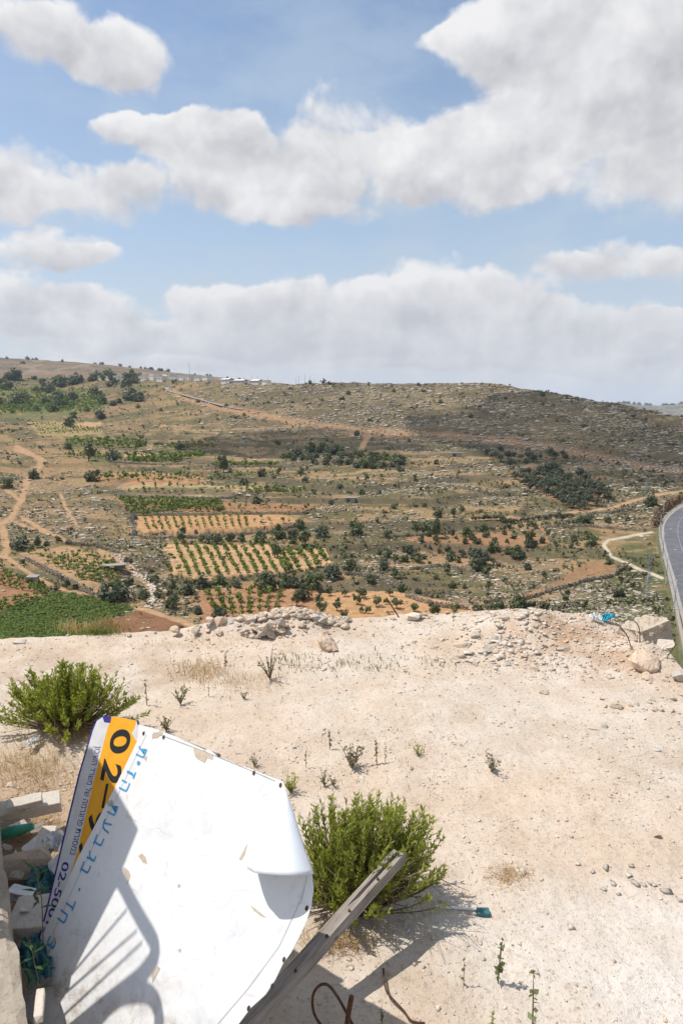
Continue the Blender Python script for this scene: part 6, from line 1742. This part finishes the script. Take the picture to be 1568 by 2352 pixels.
# stone flakes and litter on the chalky gravel
FL = [(1392,1995,22),(1440,2012,20),(1458,2030,26),(1476,2034,16),(1490,2030,14),(1502,2034,14),(1530,2050,30),(1405,2030,18),(1360,2002,16),(1310,2132,20),(1448,1990,16),(1385,2045,14),(1560,2068,18),(1325,1985,14),(1420,2055,14)]
fm = [np_mesh('flake', *(lambda q: (q[0], q[1]))(hull_rock(400 + i, 10, .22)), M['slab'] if i % 2 else M['grey_stone']) for i in range(4)]
for k, (u, v, w) in enumerate(FL): rock_at(u, v, w, fm[k % 4], 'flat pale stone flake on the chalky gravel', 'stone flakes on the chalky gravel', name='stone_flake', cat='stone flake', tilt=.12, sink=.2)
for (u, v, w, lb) in [(1225,2230,30,'white crooked piece of plaster on the chalky gravel'),(1150,2004,44,'grey broken stone half covered by dry grass'),(1192,1998,40,'pinkish flat stone behind the dry grass'),(1508,1722,26,'white flake on the right hand gravel'),(540,1675,16,'white splinter on the gravel above the board'),(830,1785,18,'white splinter near the upright dark weed'),(50,1475,40,'pale flat board lying at the left rim')]:
    rock_at(u, v, w, fm[1], lb, None, name='stone_flake', cat='stone flake', tilt=.1, sink=.12, hz=.45)
p = pp(1110, 2096); pk = thing('paint_stick', 'thin white stick with a teal rag at its end on the gravel', 'stick', p)
b_ = MB(); q = pp(1000, 2086) - p; b_.tube([q + Vector((0, 0, .02)), Vector((-.02, 0, .03))], .012, 6); b_.build('stick', M['white_plastic'], pk)
b_ = MB(); b_.box((-.01, -.02, .02), (.13, .09, .05)); bevel(b_.build('rag', M['teal_plastic'], pk), .015)

# rusty iron at the foot of the beam
def iron(name, pts, rad, label, cat, n=8, flat_=None):
    P_ = [at_depth(u, v, dd) for u, v, dd in pts]; o0 = P_[0]; b_ = MB(); b_.tube([q - o0 for q in spline(P_, 6)], rad, n); return link(name, b_.mesh(name, M['rust'], True), None, o0, label=label, cat=cat)
iron('iron_loop', [(745,2365,4.9),(722,2330,4.72),(718,2290,4.55),(732,2265,4.46),(752,2262,4.45),(772,2285,4.55),(795,2325,4.75),(815,2365,4.95)], .011, 'bent rusty iron strap looping out of the earth', 'iron strap')
iron('iron_pipe', [(795,2375,4.95),(799,2335,4.74),(807,2290,4.50)], .020, 'short dark iron pipe standing beside the rusty loop', 'pipe')
iron('rebar', [(880,2225,4.93),(884,2265,4.9),(893,2285,4.9),(925,2320,4.92),(945,2345,4.93),(975,2350,4.95)], .009, 'thin rusty wire lying bent on the ground right of the pipe', 'wire')
b_ = MB(); q0 = pp(916, 1418); q1_ = q0 + Vector((-.30, .05, .46)); b_.tube([q0 * 0, (q1_ - q0) * .5, q1_ - q0], .016, 6); link('rusty_rod', b_.mesh('rusty_rod', M['rust']), None, q0, label='slanting rusty rod sticking up from the rim against the orchard', cat='rod')
for k, (pts, lb) in enumerate([([(1448,1488),(1440,1462),(1424,1440),(1412,1430)], 'bent rusty wire rising from the spoil beside the blue bag'), ([(1468,1476),(1468,1452),(1464,1436),(1455,1426)], 'curved rusty wire in front of the squared block'), ([(1528,1512),(1540,1496),(1552,1478)], 'thin wire sticking out of the ground near the road')]):
    base = pp(pts[0][0], pts[0][1]); d0 = (base - CAM).length; P_ = []
    for (u, v) in pts: q = CAM + ray(u, v) * d0; P_.append(q - base)
    b_ = MB(); b_.tube(spline(P_, 4), .010, 5); link('rusty_wire', b_.mesh('rusty_wire', M['rust']), None, base, label=lb, cat='wire')
# dry twigs trailing from the bush
tw = MB()
for k in range(9):
    a = pp(880 + random.uniform(-10, 30), 2090 + random.uniform(-20, 60)); b = pp(970 + random.uniform(0, 150), 2100 + random.uniform(-60, 130)); a.z += .25; mid = (a + b) / 2 + Vector((0, 0, .22))
    tw.tube([a - b2, mid - b2, b - b2 + Vector((0, 0, .03))], [.005, .004, .002], 4, cap=False)
tw.build('twigs', M['twig'], [o for o in scene.objects if o.name.startswith('leafy_bush.001')][0])

print('tris', sum(sum(len(p.vertices) - 2 for p in me.polygons) for me in bpy.data.meshes))
